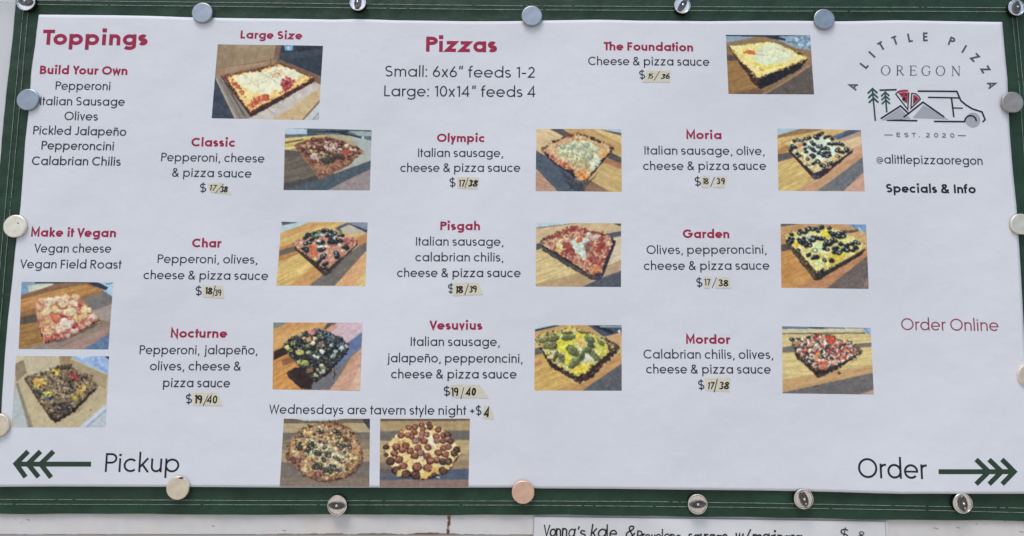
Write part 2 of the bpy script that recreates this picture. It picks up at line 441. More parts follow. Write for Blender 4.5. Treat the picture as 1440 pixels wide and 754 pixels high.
    def pts_in(self, poly, n, mind=0):
        xs = [p[0] for p in poly]; ys = [p[1] for p in poly]; out = []; t = 0
        while len(out) < n and t < n * 60:
            t += 1
            x = self.rs.uniform(min(xs), max(xs)); y = self.rs.uniform(min(ys), max(ys)); ins = False
            for i in range(len(poly)):
                x1, y1 = poly[i]; x2, y2 = poly[(i + 1) % len(poly)]
                if (y1 > y) != (y2 > y) and x < (x2 - x1) * (y - y1) / (y2 - y1) + x1: ins = not ins
            if ins and all((x - a) ** 2 + (y - b) ** 2 > mind * mind for a, b in out): out.append((x, y))
        return sorted(out, key=lambda p: p[1])
    def specks(self, poly, cols, n, r0, r1, clip=None, a=.9, mind=0, wob=.25):
        for x, y in self.pts_in(poly, n, mind):
            r = self.rs.uniform(r0, r1); c = cols[self.rs.randint(len(cols))]
            j = self.rs.uniform(-12, 12)
            self.disc(x, y, r, r * self.rs.uniform(.5, .9), [v + j for v in c], self.rs.uniform(0, 180), a, clip, wob)
    def line(self, p, q, w, col, a=1.0, clip=None):
        dx, dy = q[0] - p[0], q[1] - p[1]; l = math.hypot(dx, dy) or 1
        t = np.clip(((self.X - p[0]) * dx + (self.Y - p[1]) * dy) / l / l, 0, 1)
        m = np.hypot(self.X - p[0] - t * dx, self.Y - p[1] - t * dy) < w / 2
        if clip is not None: m &= clip
        self.put(m, col, a)
    def edge(self, poly, cols, n, w, r0, r1, seg=None):
        """crumbs along a crust edge"""
        for i in range(n):
            k = self.rs.randint(len(poly)) if seg is None else seg[self.rs.randint(len(seg))]
            p, q = poly[k], poly[(k + 1) % len(poly)]; t = self.rs.rand()
            x = p[0] + (q[0] - p[0]) * t + self.rs.normal(0, w); y = p[1] + (q[1] - p[1]) * t + self.rs.normal(0, w)
            r = self.rs.uniform(r0, r1); self.disc(x, y, r, r * .7, cols[self.rs.randint(len(cols))], self.rs.uniform(0, 180), .9)
    def finish(self, soft=2):
        m = np.ones(self.X.shape, bool)
        f = self.food
        for _ in range(3):
            q = np.pad(f, 1, 'edge'); f = np.maximum(f, (q[:-2, 1:-1] + q[2:, 1:-1] + q[1:-1, :-2] + q[1:-1, 2:]) / 4)
        n_, m_ = f.shape; gx = np.abs(self.X[0, 1] - self.X[0, 0])
        J, I = np.meshgrid(np.arange(m_), np.arange(n_))
        wx = (vnoise(self.X, self.Y, 30, self._n()) * 10 + vnoise(self.X, self.Y, 14, self._n()) * 8 + self.rs.normal(0, .7, f.shape)) * f * self.warp / gx
        wy = (vnoise(self.X, self.Y, 30, self._n()) * 9 + vnoise(self.X, self.Y, 14, self._n()) * 7 + self.rs.normal(0, .7, f.shape)) * f * self.warp / gx
        ii, jj = np.clip((I + wy).round().astype(int), 0, n_ - 1), np.clip((J + wx).round().astype(int), 0, m_ - 1)
        H = self.H[ii, jj] + (vnoise(self.X, self.Y, 26, self._n()) * 9 + vnoise(self.X, self.Y, 13, self._n()) * 9 + vnoise(self.X, self.Y, 7, self._n()) * 4)
        def soft_(a, k):
            for _ in range(k):
                q = np.pad(a, 1, 'edge'); a = (q[:-2, 1:-1] + q[2:, 1:-1] + q[1:-1, :-2] + q[1:-1, 2:] + 2 * q[1:-1, 1:-1]) / 6
            return a
        H = soft_(H, 1)
        gy_, gx_ = np.gradient(H); gy_, gx_ = gy_ / gx, gx_ / gx
        lit = np.clip((.55 * gx_ + .9 * gy_), -1.1, 1.1)                                # the picture was lit from behind the pizza
        ao = np.clip((H - soft_(H, 14)) / 14, -1, .7)
        shade = np.clip(1 + self.relief * f * (.30 * lit + .26 * ao), .38, 1.5)
        self.C = self.C[np.clip((I + wy).round().astype(int), 0, n_ - 1), np.clip((J + wx).round().astype(int), 0, m_ - 1)] * shade[..., None]
        gl = np.clip((lit - .62) * f * self.relief, 0, .4) * 150; self.C += gl[..., None] * np.array([1, .98, .94])
        self.C += ((vnoise(self.X, self.Y, 13, self._n()) * 40 + vnoise(self.X, self.Y, 24, self._n()) * 36) * f * self.tex * .45)[..., None]
        self.C += (vnoise(self.X, self.Y, 11, self._n()) * 14 + vnoise(self.X, self.Y, 30, self._n()) * 14)[..., None]
        self.C += vnoise(self.X, self.Y, 14, self._n())[..., None] * np.array([9, -1, -8])
        self.C += self.rs.normal(0, 4, self.X.shape)[..., None]
        c = self.C
        for _ in range(soft):
            p = np.pad(c, ((1, 1), (1, 1), (0, 0)), 'edge')
            c = (p[:-2, 1:-1] + p[2:, 1:-1] + p[1:-1, :-2] + p[1:-1, 2:] + 4 * p[1:-1, 1:-1]) / 8
        g = c @ np.array([.3, .59, .11]); c = g[..., None] + (c - g[..., None]) * self.sat; c = c * np.array([.985, 1.015, .99])
        self.C = np.clip(112 + (c - 116) * 1.11, 16, 236)
    def build(self, parent, label):
        self.finish()
        x, z = P(self.PX, self.PY)
        o = put('photo_print', grid_mesh('photo_print', x, -(wave(x, z) + 0.00005), z, ink(self.C)), M['photo'], parent)
        o['label'] = label
        return o

WOODL, WOODM, WOODD, ROSE, SLATE = (196, 168, 120), (176, 132, 88), (120, 92, 72), (178, 138, 116), (86, 86, 94)
def large_box(p):
    p.tex = .25; p.relief = .16
    p.fill((122, 104, 90))
    m = p.poly([(80, 30), (607, 45), (582, 172), (70, 258)], (158, 134, 112)); p.mottle(m, 8, 150)
    p.poly([(80, 30), (240, 36), (230, 210), (70, 258)], (140, 118, 100), a=.6)
    p.poly([(640, 40), (1040, 45), (1020, 345), (625, 175)], (50, 60, 76))
    p.poly([(650, 120), (1010, 80), (1012, 130), (660, 180)], (66, 76, 90), a=.7); p.poly([(770, 60), (1000, 60), (830, 105)], (40, 48, 62))
    p.poly([(680, 45), (762, 45), (755, 88), (690, 96)], (118, 160, 200), 5); p.poly([(705, 55), (735, 55), (720, 95)], (180, 205, 225), 4)
    p.poly([(607, 45), (655, 48), (634, 172), (582, 165)], (122, 92, 84))
    p.poly([(70, 250), (555, 182), (612, 168), (600, 212), (150, 305), (62, 340)], (152, 122, 100), 3)
    p.poly([(145, 238), (560, 180), (560, 195), (150, 300)], (164, 134, 110), 3); p.line((75, 250), (560, 182), 5, (112, 88, 74)); p.line((560, 170), (560, 215), 14, (120, 92, 78))
    p.poly([(30, 705), (62, 335), (245, 705)], (62, 70, 88)); p.mottle(p.mask([(30, 705), (62, 335), (245, 705)]), 6, 60)
    p.poly([(62, 338), (150, 318), (380, 690), (235, 708)], (140, 128, 122), 2)
    p.line((75, 350), (250, 705), 10, (178, 164, 152)); p.line((110, 350), (290, 700), 7, (108, 96, 92)); p.line((150, 380), (330, 680), 16, (96, 88, 88))
    p.poly([(600, 165), (1020, 338), (1010, 400), (930, 372), (640, 212)], (126, 98, 80)); p.line((640, 175), (1012, 330), 6, (154, 122, 100))
    p.poly([(360, 700), (945, 368), (1010, 400), (1000, 540), (850, 720), (240, 710)], (190, 178, 176)); 
    m = p.poly([(570, 712), (690, 640), (1004, 425), (1000, 548), (850, 720)], (194, 166, 132), 3); p.mottle(m, 6, 90)
    p.poly([(850, 718), (1000, 555), (985, 725)], (190, 192, 202)); p.line((850, 712), (1000, 545), 12, (110, 84, 66))
    p.line((935, 715), (990, 650), 5, (90, 94, 104)); p.line((955, 718), (992, 680), 4, (100, 104, 112))
    p.specks([(440, 690), (900, 420), (960, 420), (600, 640)], [(206, 196, 196), (172, 158, 156)], 40, 8, 26, a=.5)
    p.poly([(132, 320), (420, 262), (650, 205), (952, 345), (948, 378), (385, 690), (360, 655)], (78, 44, 42), 5)
    p.line((380, 672), (945, 362), 22, (66, 38, 40)); p.line((120, 325), (365, 655), 10, (58, 36, 36))
    T = [(150, 322), (420, 272), (640, 214), (940, 342), (620, 512), (372, 642)]
    m = p.poly(T, (226, 196, 134), 8); p.mottle(m, 14, 30)
    p.specks(T, [(222, 186, 112), (232, 206, 150), (206, 160, 96)], 160, 6, 16, m)
    E = [(150, 322), (300, 296), (640, 218), (930, 340), (780, 430), (620, 505), (372, 635), (260, 480)]
    p.edge(E, [(176, 78, 54), (196, 112, 72), (160, 62, 50)], 85, 16, 4, 11, [2, 3, 4, 5, 6, 7]); p.edge(E, [(150, 72, 60), (120, 60, 52)], 45, 8, 4, 12, [0, 1])
    cm = p.poly([(225, 345), (330, 300), (480, 275), (640, 228), (760, 262), (840, 300), (790, 360), (690, 430), (640, 440), (520, 488), (400, 470), (300, 410)], (224, 216, 192), 13, 45); p.mottle(cm, 7, 60)
    p.specks([(250, 360), (640, 235), (820, 300), (500, 480)], [(230, 222, 204), (214, 204, 176), (210, 214, 198)], 70, 12, 34, cm, a=.6)
    for a, b in (((320, 308), (455, 425)), ((470, 288), (610, 372)), ((360, 392), (560, 320)), ((600, 250), (700, 310)), ((420, 410), (640, 300)), ((520, 300), (700, 250))): p.line(a, b, 5, (184, 160, 132), .8, cm)
    p.specks([(540, 300), (640, 280), (660, 330), (560, 330)], [(196, 120, 90), (206, 150, 110)], 26, 4, 9)
    p.specks([(660, 350), (700, 325), (770, 365), (745, 410), (690, 460), (655, 400)], [(158, 52, 66), (170, 70, 78), (140, 44, 60), (196, 110, 110)], 90, 6, 16)
    p.specks([(450, 510), (520, 480), (560, 520), (470, 560), (380, 600), (350, 560)], [(186, 76, 62), (170, 62, 56), (204, 110, 80)], 90, 6, 15)
    p.specks([(200, 330), (300, 420), (340, 520), (250, 440)], [(178, 84, 58), (150, 66, 50)], 50, 5, 12)
    p.disc(458, 275, 18, 12, (120, 60, 56), wob=.3); p.disc(757, 712, 6, 6, (50, 44, 42))

def foundation(p):
    p.tex = .25; p.relief = .16
    p.fill((136, 108, 80)); p.grain(np.ones(p.X.shape, bool), -4, 16)
    p.poly([(30, 30), (460, 42), (35, 130)], (140, 154, 178), 4); p.poly([(30, 30), (1010, 36), (1000, 50), (420, 58), (32, 48)], (50, 60, 78))
    p.poly([(33, 130), (480, 55), (760, 110), (560, 130), (60, 170)], (140, 116, 88), 3, grain=(-12, 14))
    p.poly([(540, 55), (1000, 38), (1010, 215), (850, 195)], (138, 160, 186), 4); p.specks([(740, 90), (1000, 40), (1000, 190), (850, 180)], [(176, 196, 212), (100, 126, 160), (120, 136, 150)], 40, 10, 30, a=.8)
    p.poly([(470, 50), (600, 45), (722, 80), (715, 102), (560, 80)], (46, 56, 74), 4); p.line((740, 120), (860, 122), 10, (84, 98, 110)); p.line((925, 190), (970, 50), 8, (100, 130, 170))
    p.poly([(35, 270), (160, 268), (190, 340), (40, 330)], (92, 80, 76)); m = p.poly([(40, 335), (190, 330), (400, 640), (220, 690), (62, 712)], (152, 116, 76), grain=(-14, 26)); 
    p.poly([(60, 715), (380, 640), (520, 690), (470, 720)], (120, 90, 74), grain=(-20, 14))
    m = p.poly([(480, 715), (700, 600), (1015, 395), (1060, 725)], (98, 88, 86)); p.specks([(600, 700), (1010, 420), (1050, 720)], [(128, 116, 112), (72, 66, 68)], 190, 3, 7, m, .6)
    p.poly([(430, 715), (640, 610), (985, 375), (1005, 400), (700, 590), (500, 712)], (156, 122, 108), 3); p.poly([(850, 190), (1010, 210), (1010, 380), (960, 300)], (146, 116, 94), grain=(30, 10))
    p.poly([(68, 165), (110, 200), (420, 530), (440, 668), (350, 600), (200, 380), (80, 190)], (66, 42, 42), 8); p.specks([(80, 180), (420, 540), (430, 650), (340, 580)], [(92, 58, 50), (46, 32, 36), (110, 76, 60)], 70, 6, 14)
    p.poly([(415, 525), (985, 305), (890, 425), (560, 600), (430, 660)], (38, 34, 46), 6); p.specks([(430, 560), (900, 360), (880, 420), (450, 640)], [(54, 48, 58), (28, 26, 36)], 60, 8, 22, a=.6)
    T = [(75, 165), (300, 140), (550, 112), (640, 140), (980, 305), (700, 420), (410, 528), (220, 350)]
    m = p.poly(T, (226, 208, 146), 7); p.specks(T, [(230, 214, 152), (218, 194, 112), (224, 202, 126), (236, 224, 178)], 260, 7, 20, m)
    p.edge(T, [(206, 166, 84), (220, 190, 110), (160, 110, 60)], 110, 9, 5, 12, [3, 4, 5, 6, 7]); p.edge(T, [(70, 46, 40), (96, 66, 48)], 50, 5, 4, 11, [4, 5, 6])
    p.poly([(420, 175), (580, 122), (640, 150), (720, 190), (815, 260), (780, 320), (690, 345), (560, 372), (460, 392), (390, 360), (340, 300), (380, 240)], (210, 212, 188), 10, 40)
    p.specks([(420, 190), (580, 130), (800, 260), (480, 380)], [(216, 216, 196), (198, 204, 178), (224, 220, 190)], 60, 14, 34, a=.6)
    p.specks([(190, 180), (370, 180), (340, 300), (230, 290)], [(228, 204, 120), (236, 220, 160)], 60, 7, 16)
    p.specks([(235, 235), (300, 208), (360, 225), (370, 255), (290, 250)], [(190, 96, 66), (206, 122, 84), (172, 84, 60)], 50, 7, 15)
    p.line((370, 262), (520, 272), 7, (150, 132, 100), .7); p.specks([(420, 400), (440, 420), (480, 450), (430, 440)], [(206, 160, 80)], 10, 8, 16); p.specks([(300, 330), (480, 400), (640, 390), (760, 350), (500, 420)], [(220, 200, 70), (206, 186, 60)], 50, 7, 16, a=.8)
    p.specks([(600, 180), (720, 220), (760, 260)], [(170, 160, 130), (206, 120, 80)], 9, 4, 9); p.disc(880, 250, 28, 14, (70, 62, 54), wob=.3); p.disc(475, 112, 16, 14, (170, 104, 66), wob=.3)

def classic(p):
    p.sat = .76; p.tex = 1.0
    p.fill((168, 148, 120)); p.poly([(40, 20), (1050, 40), (1040, 190), (560, 100), (45, 140)], (92, 104, 120))
    p.poly([(45, 22), (305, 36), (300, 95), (45, 100)], (176, 190, 214), 3); p.poly([(300, 40), (420, 45), (420, 130), (300, 130)], (66, 84, 98)); p.poly([(420, 60), (780, 50), (760, 80), (430, 78)], (44, 56, 66), 4)
    p.poly([(50, 98), (310, 95), (300, 135), (48, 150)], (90, 104, 128)); p.poly([(780, 60), (1040, 60), (1040, 120), (900, 110)], (150, 164, 170), 5); p.poly([(600, 60), (700, 75), (940, 130), (930, 152), (700, 98)], (46, 56, 68), 4); p.disc(938, 134, 14, 20, (190, 196, 204))
    p.poly([(46, 140), (520, 100), (520, 140), (160, 220), (45, 280)], (196, 164, 96), 3, grain=(-8, 40)); p.line((48, 195), (250, 160), 13, (90, 66, 56)); p.line((48, 215), (200, 195), 9, (228, 196, 120)); p.line((48, 158), (350, 128), 8, (226, 196, 122)); p.line((48, 265), (160, 245), 26, (226, 196, 112))
    p.poly([(560, 95), (780, 110), (900, 180), (620, 150)], (176, 158, 134)); p.poly([(780, 110), (1045, 170), (1035, 400), (940, 300)], (162, 168, 172), grain=(20, 10))
    p.poly([(40, 270), (240, 340), (440, 600), (200, 660), (30, 700)], (110, 98, 90), grain=(-16, 26)); p.line((40, 360), (260, 310), 6, (72, 64, 64)); p.poly([(42, 275), (200, 290), (250, 330), (40, 360)], (96, 86, 84), grain=(-16, 14))
    p.poly([(30, 660), (430, 560), (440, 620), (200, 700), (28, 740)], (84, 76, 80), grain=(-18, 12))
    p.poly([(900, 330), (1040, 330), (1035, 410), (700, 500)], (170, 170, 168), 3)
    m = p.poly([(20, 742), (200, 680), (440, 610), (1035, 392), (1030, 490), (800, 600), (520, 742)], (76, 90, 106)); p.specks([(60, 730), (440, 620), (1030, 420), (520, 730)], [(98, 112, 126), (54, 66, 82), (110, 124, 136)], 260, 3, 7, m, .7)
    m = p.poly([(520, 745), (800, 600), (1030, 490), (1025, 745)], (150, 132, 140)); p.specks([(560, 740), (1030, 500), (1020, 740)], [(172, 152, 158), (128, 112, 122)], 160, 3, 7, m, .6)
    p.poly([(150, 215), (200, 300), (360, 500), (440, 620), (500, 600), (780, 450), (950, 290), (880, 250), (540, 120), (330, 150)], (136, 90, 74), 7)
    T = [(160, 215), (340, 155), (540, 122), (720, 180), (890, 250), (945, 285), (800, 400), (560, 480), (440, 560), (330, 400), (220, 310)]
    m = p.mask(T, 7); p.put(m, (140, 90, 78)); p.mottle(m, 24, 26)
    p.specks(T, [(120, 62, 56), (160, 96, 70), (186, 134, 100), (134, 74, 64), (96, 56, 52)], 230, 9, 24, m)
    p.specks([(420, 400), (560, 470), (800, 390), (930, 290), (880, 340), (460, 580), (390, 470)], [(168, 116, 90), (146, 88, 76), (182, 130, 100), (122, 70, 64)], 170, 7, 15)
    for x, y, r in ((390, 245, 55), (620, 240, 50), (250, 250, 42), (850, 250, 42), (690, 190, 40), (380, 155, 40), (540, 145, 34), (690, 350, 46), (560, 380, 66), (480, 255, 44), (320, 300, 40)): p.pep(x, y, r, ((136, 64, 62), (112, 56, 54), (150, 76, 68))[int(x) % 3], (72, 42, 42), .62)
    p.disc(525, 385, 68, 50, (58, 62, 56), wob=.3); p.disc(510, 375, 46, 30, (74, 80, 70), wob=.3); p.disc(655, 350, 50, 30, (74, 64, 58), wob=.3)
    p.specks([(470, 180), (640, 180), (700, 250), (660, 320), (520, 290)], [(204, 186, 178), (218, 204, 198), (176, 150, 142)], 60, 8, 18, a=.85); p.specks(T, [(82, 52, 50), (70, 46, 46), (100, 64, 56)], 46, 8, 18, m, .8)
    p.specks([(230, 210), (340, 200), (480, 290), (540, 320), (420, 400), (320, 320)], [(196, 172, 126), (176, 150, 104), (206, 186, 146)], 34, 7, 17, a=.8)
    p.specks([(320, 320), (420, 330), (420, 380), (340, 380)], [(206, 190, 140), (180, 150, 160)], 14, 16, 26); p.specks([(720, 280), (780, 300), (770, 320), (730, 320)], [(184, 62, 52)], 12, 12, 22)
    p.specks([(700, 200), (860, 230), (850, 310), (760, 250)], [(214, 196, 170), (196, 170, 140)], 16, 9, 20); p.edge(T, [(196, 150, 96), (110, 62, 52)], 70, 7, 5, 12, [5, 6, 7, 8, 9]); p.line((240, 340), (440, 600), 8, (188, 142, 90), .6)

def planks(p, lst, ang):
    for pts, col, amp in lst: p.poly(pts, col, grain=(ang, amp))

def olympic(p):
    p.relief = .34
    p.fill(WOODL); A = 26
    planks(p, [([(40, 30), (200, 30), (560, 230), (40, 300)], (204, 176, 140), 24), ([(190, 33), (330, 33), (560, 180), (480, 190)], (92, 84, 88), 10), ([(330, 33), (700, 36), (1000, 210), (1000, 330), (800, 280)], (188, 152, 104), 30),
               ([(700, 36), (990, 120), (990, 200), (680, 50)], (204, 176, 130), 22), ([(700, 36), (985, 80), (985, 110), (740, 42)], (84, 88, 104), 8), ([(740, 30), (990, 30), (990, 75)], (166, 186, 212), 6),
               ([(860, 290), (985, 350), (985, 415), (830, 360)], (88, 80, 84), 10), ([(800, 360), (985, 410), (985, 480), (760, 400)], (164, 118, 92), 18), ([(760, 400), (990, 480), (990, 730), (860, 730), (640, 600)], (192, 162, 114), 30),
               ([(640, 600), (860, 730), (560, 730), (560, 640)], (144, 110, 90), 16), ([(40, 270), (300, 420), (560, 640), (560, 730), (290, 730), (40, 470)], (84, 92, 108), 12), ([(35, 470), (290, 730), (35, 730)], (180, 140, 124), 22), ([(100, 540), (40, 470), (200, 640)], (196, 150, 124), 14)], A)
    p.specks([(60, 320), (500, 650), (300, 700), (60, 450)], [(104, 112, 128), (66, 74, 90)], 160, 3, 8, a=.5)
    p.poly([(300, 470), (520, 640), (640, 600), (760, 480), (560, 740), (420, 700)], (60, 64, 76), 8, a=.7)
    p.poly([(100, 268), (250, 430), (400, 520), (520, 620), (610, 610), (905, 250), (890, 225), (800, 350)], (56, 40, 46), 6)
    T = [(105, 262), (230, 180), (400, 110), (510, 88), (700, 150), (895, 228), (860, 290), (760, 380), (690, 480), (610, 585), (540, 615), (490, 590), (460, 500), (370, 480), (250, 410), (180, 330)]
    m = p.poly(T, (200, 166, 132), 8); p.specks(T, [(210, 180, 144), (190, 136, 108), (216, 194, 154), (176, 122, 104), (200, 172, 146)], 300, 7, 20, m)
    p.specks([(120, 260), (420, 470), (480, 500), (260, 420)], [(170, 92, 90), (150, 84, 96), (206, 150, 120), (188, 110, 80)], 80, 7, 16, m)
    p.poly([(290, 240), (380, 200), (540, 160), (640, 190), (730, 260), (700, 320), (760, 400), (690, 470), (560, 420), (420, 420), (300, 330)], (196, 200, 176), 14, 40); 
    p.specks([(290, 250), (520, 165), (700, 220), (740, 400), (640, 480), (450, 430), (300, 340)], [(208, 212, 190), (176, 176, 150), (198, 190, 150), (214, 210, 180), (158, 160, 140)], 150, 12, 30, a=.85)
    for x, y, r in ((340, 235, 34), (420, 250, 30), (460, 215, 28), (600, 215, 36), (640, 340, 40), (520, 250, 28), (570, 320, 26)): p.disc(x, y, r, r * .8, (140, 146, 132), 0, .9, None, .3); p.disc(x - 6, y - 6, r * .6, r * .45, (172, 178, 160), 30, .9, None, .3)
    p.specks([(330, 330), (620, 360), (640, 460), (420, 440)], [(176, 160, 120), (190, 172, 130), (160, 146, 112)], 60, 9, 20); p.specks([(640, 430), (740, 370), (720, 440), (660, 490)], [(206, 208, 196), (190, 190, 176)], 30, 12, 24)
    p.specks([(480, 510), (600, 510), (620, 570), (530, 605)], [(208, 130, 70), (196, 110, 60), (220, 170, 110)], 60, 8, 18); p.specks([(740, 270), (850, 280), (790, 350)], [(214, 150, 90), (206, 170, 110)], 26, 8, 18); p.specks([(290, 370), (400, 430), (330, 430)], [(206, 120, 80), (190, 96, 80)], 20, 8, 18)
    p.edge(T, [(96, 60, 50), (140, 84, 66), (70, 50, 46)], 90, 7, 6, 14, [0, 1, 2, 3, 4, 5]); p.edge(T, [(170, 70, 60)], 20, 8, 5, 10, [1, 2]); p.edge(T, [(60, 42, 50), (170, 120, 90)], 60, 6, 5, 11, [6, 7, 8, 9, 11, 12, 13, 14, 15])
    p.specks(T, [(140, 96, 76), (120, 84, 70), (160, 112, 84)], 60, 5, 11, m, .7)
    for x, y in ((740, 178), (660, 150), (240, 175), (870, 245)): p.disc(x, y, 24, 12, (66, 44, 40), 20, 1, None, .3)

def moria(p):
    p.warp = 0.35; p.tex = 0.7
    p.fill(WOODL); A = -28
    planks(p, [([(30, 30), (400, 40), (35, 130)], (160, 182, 200), 5), ([(35, 118), (300, 45), (560, 45), (35, 200)], (150, 116, 86), 16), ([(35, 150), (640, 45), (900, 50), (560, 140), (35, 330)], (200, 166, 112), 34), ([(35, 270), (200, 200), (200, 280), (35, 330)], (176, 128, 80), 22),
               ([(35, 330), (220, 290), (260, 350), (40, 420)], (98, 88, 92), 10), ([(640, 130), (820, 60), (960, 60), (960, 75), (700, 170)], (92, 102, 136), 10), ([(790, 80), (900, 55), (880, 95), (700, 165)], (78, 86, 108), 8), ([(690, 170), (960, 72), (970, 130), (720, 200)], (180, 148, 132), 16), ([(720, 195), (970, 125), (990, 260), (800, 260)], (208, 180, 148), 20), ([(840, 270), (985, 200), (990, 350), (700, 500), (600, 520)], (196, 152, 128), 24),
               ([(38, 415), (260, 350), (430, 590), (230, 735), (40, 735)], (198, 168, 112), 40), ([(230, 735), (440, 600), (980, 290), (985, 350), (470, 735)], (190, 146, 116), 24), ([(470, 735), (985, 350), (990, 520), (760, 735)], (112, 112, 120), 12), ([(760, 735), (990, 520), (1000, 740)], (194, 150, 136), 24)], A)
    p.specks([(500, 730), (980, 370), (980, 510), (760, 730)], [(138, 138, 142), (88, 88, 98)], 200, 3, 7, a=.6)
    p.poly([(130, 215), (180, 310), (440, 605), (520, 590), (865, 300), (860, 285), (620, 420), (440, 530)], (62, 48, 54), 6); p.line((440, 580), (850, 305), 26, (58, 48, 62)); p.line((170, 300), (430, 590), 14, (74, 48, 44)); p.specks([(410, 545), (520, 540), (500, 590), (440, 600)], [(92, 90, 110), (60, 56, 72)], 20, 7, 16)
    T = [(130, 205), (230, 165), (400, 120), (520, 88), (660, 150), (780, 240), (860, 288), (640, 430), (440, 540), (300, 410), (170, 280)]
    m = p.poly(T, (206, 190, 150), 7); p.specks(T, [(214, 202, 164), (196, 170, 120), (222, 214, 184), (176, 140, 100)], 220, 8, 22, m)
    p.poly([(330, 230), (420, 150), (560, 130), (640, 210), (720, 260), (660, 340), (560, 400), (420, 380), (330, 300)], (206, 210, 196), 14, 40)
    for x, y in ((220, 180), (260, 170), (300, 172), (350, 155), (385, 145), (450, 130), (490, 110), (520, 95), (470, 150), (560, 140), (600, 130), (640, 155), (200, 230), (230, 250), (190, 255), (250, 320), (270, 345), (245, 350), (410, 190), (430, 215), (330, 215), (340, 265), (350, 300), (385, 250), (420, 270), (440, 290), (410, 335), (430, 350), (480, 240), (505, 235), (520, 270), (560, 260), (590, 265), (490, 310), (520, 320), (560, 310), (600, 310), (540, 345), (580, 350), (610, 340), (365, 380), (370, 460), (470, 400), (480, 410), (600, 210), (640, 215), (680, 210), (720, 215), (745, 220), (700, 265), (690, 285), (730, 300), (755, 305), (790, 270), (800, 290), (830, 300), (520, 450), (545, 455), (600, 440), (620, 420), (700, 350), (430, 430), (180, 285)):
        p.olive(x, y, p.rs.uniform(23, 31), core=(214, 214, 206) if p.rs.rand() < .4 else None)
    p.disc(285, 225, 30, 22, (214, 126, 96), wob=.3); p.disc(695, 350, 26, 18, (120, 84, 60)); p.disc(690, 352, 13, 9, (190, 150, 110))
    p.specks([(340, 440), (520, 500), (440, 530)], [(214, 198, 156), (190, 162, 120)], 40, 7, 15); p.specks([(560, 480), (650, 450), (600, 480)], [(200, 150, 110)], 12, 7, 14); p.edge(T, [(60, 46, 46), (150, 110, 84)], 60, 6, 5, 11)

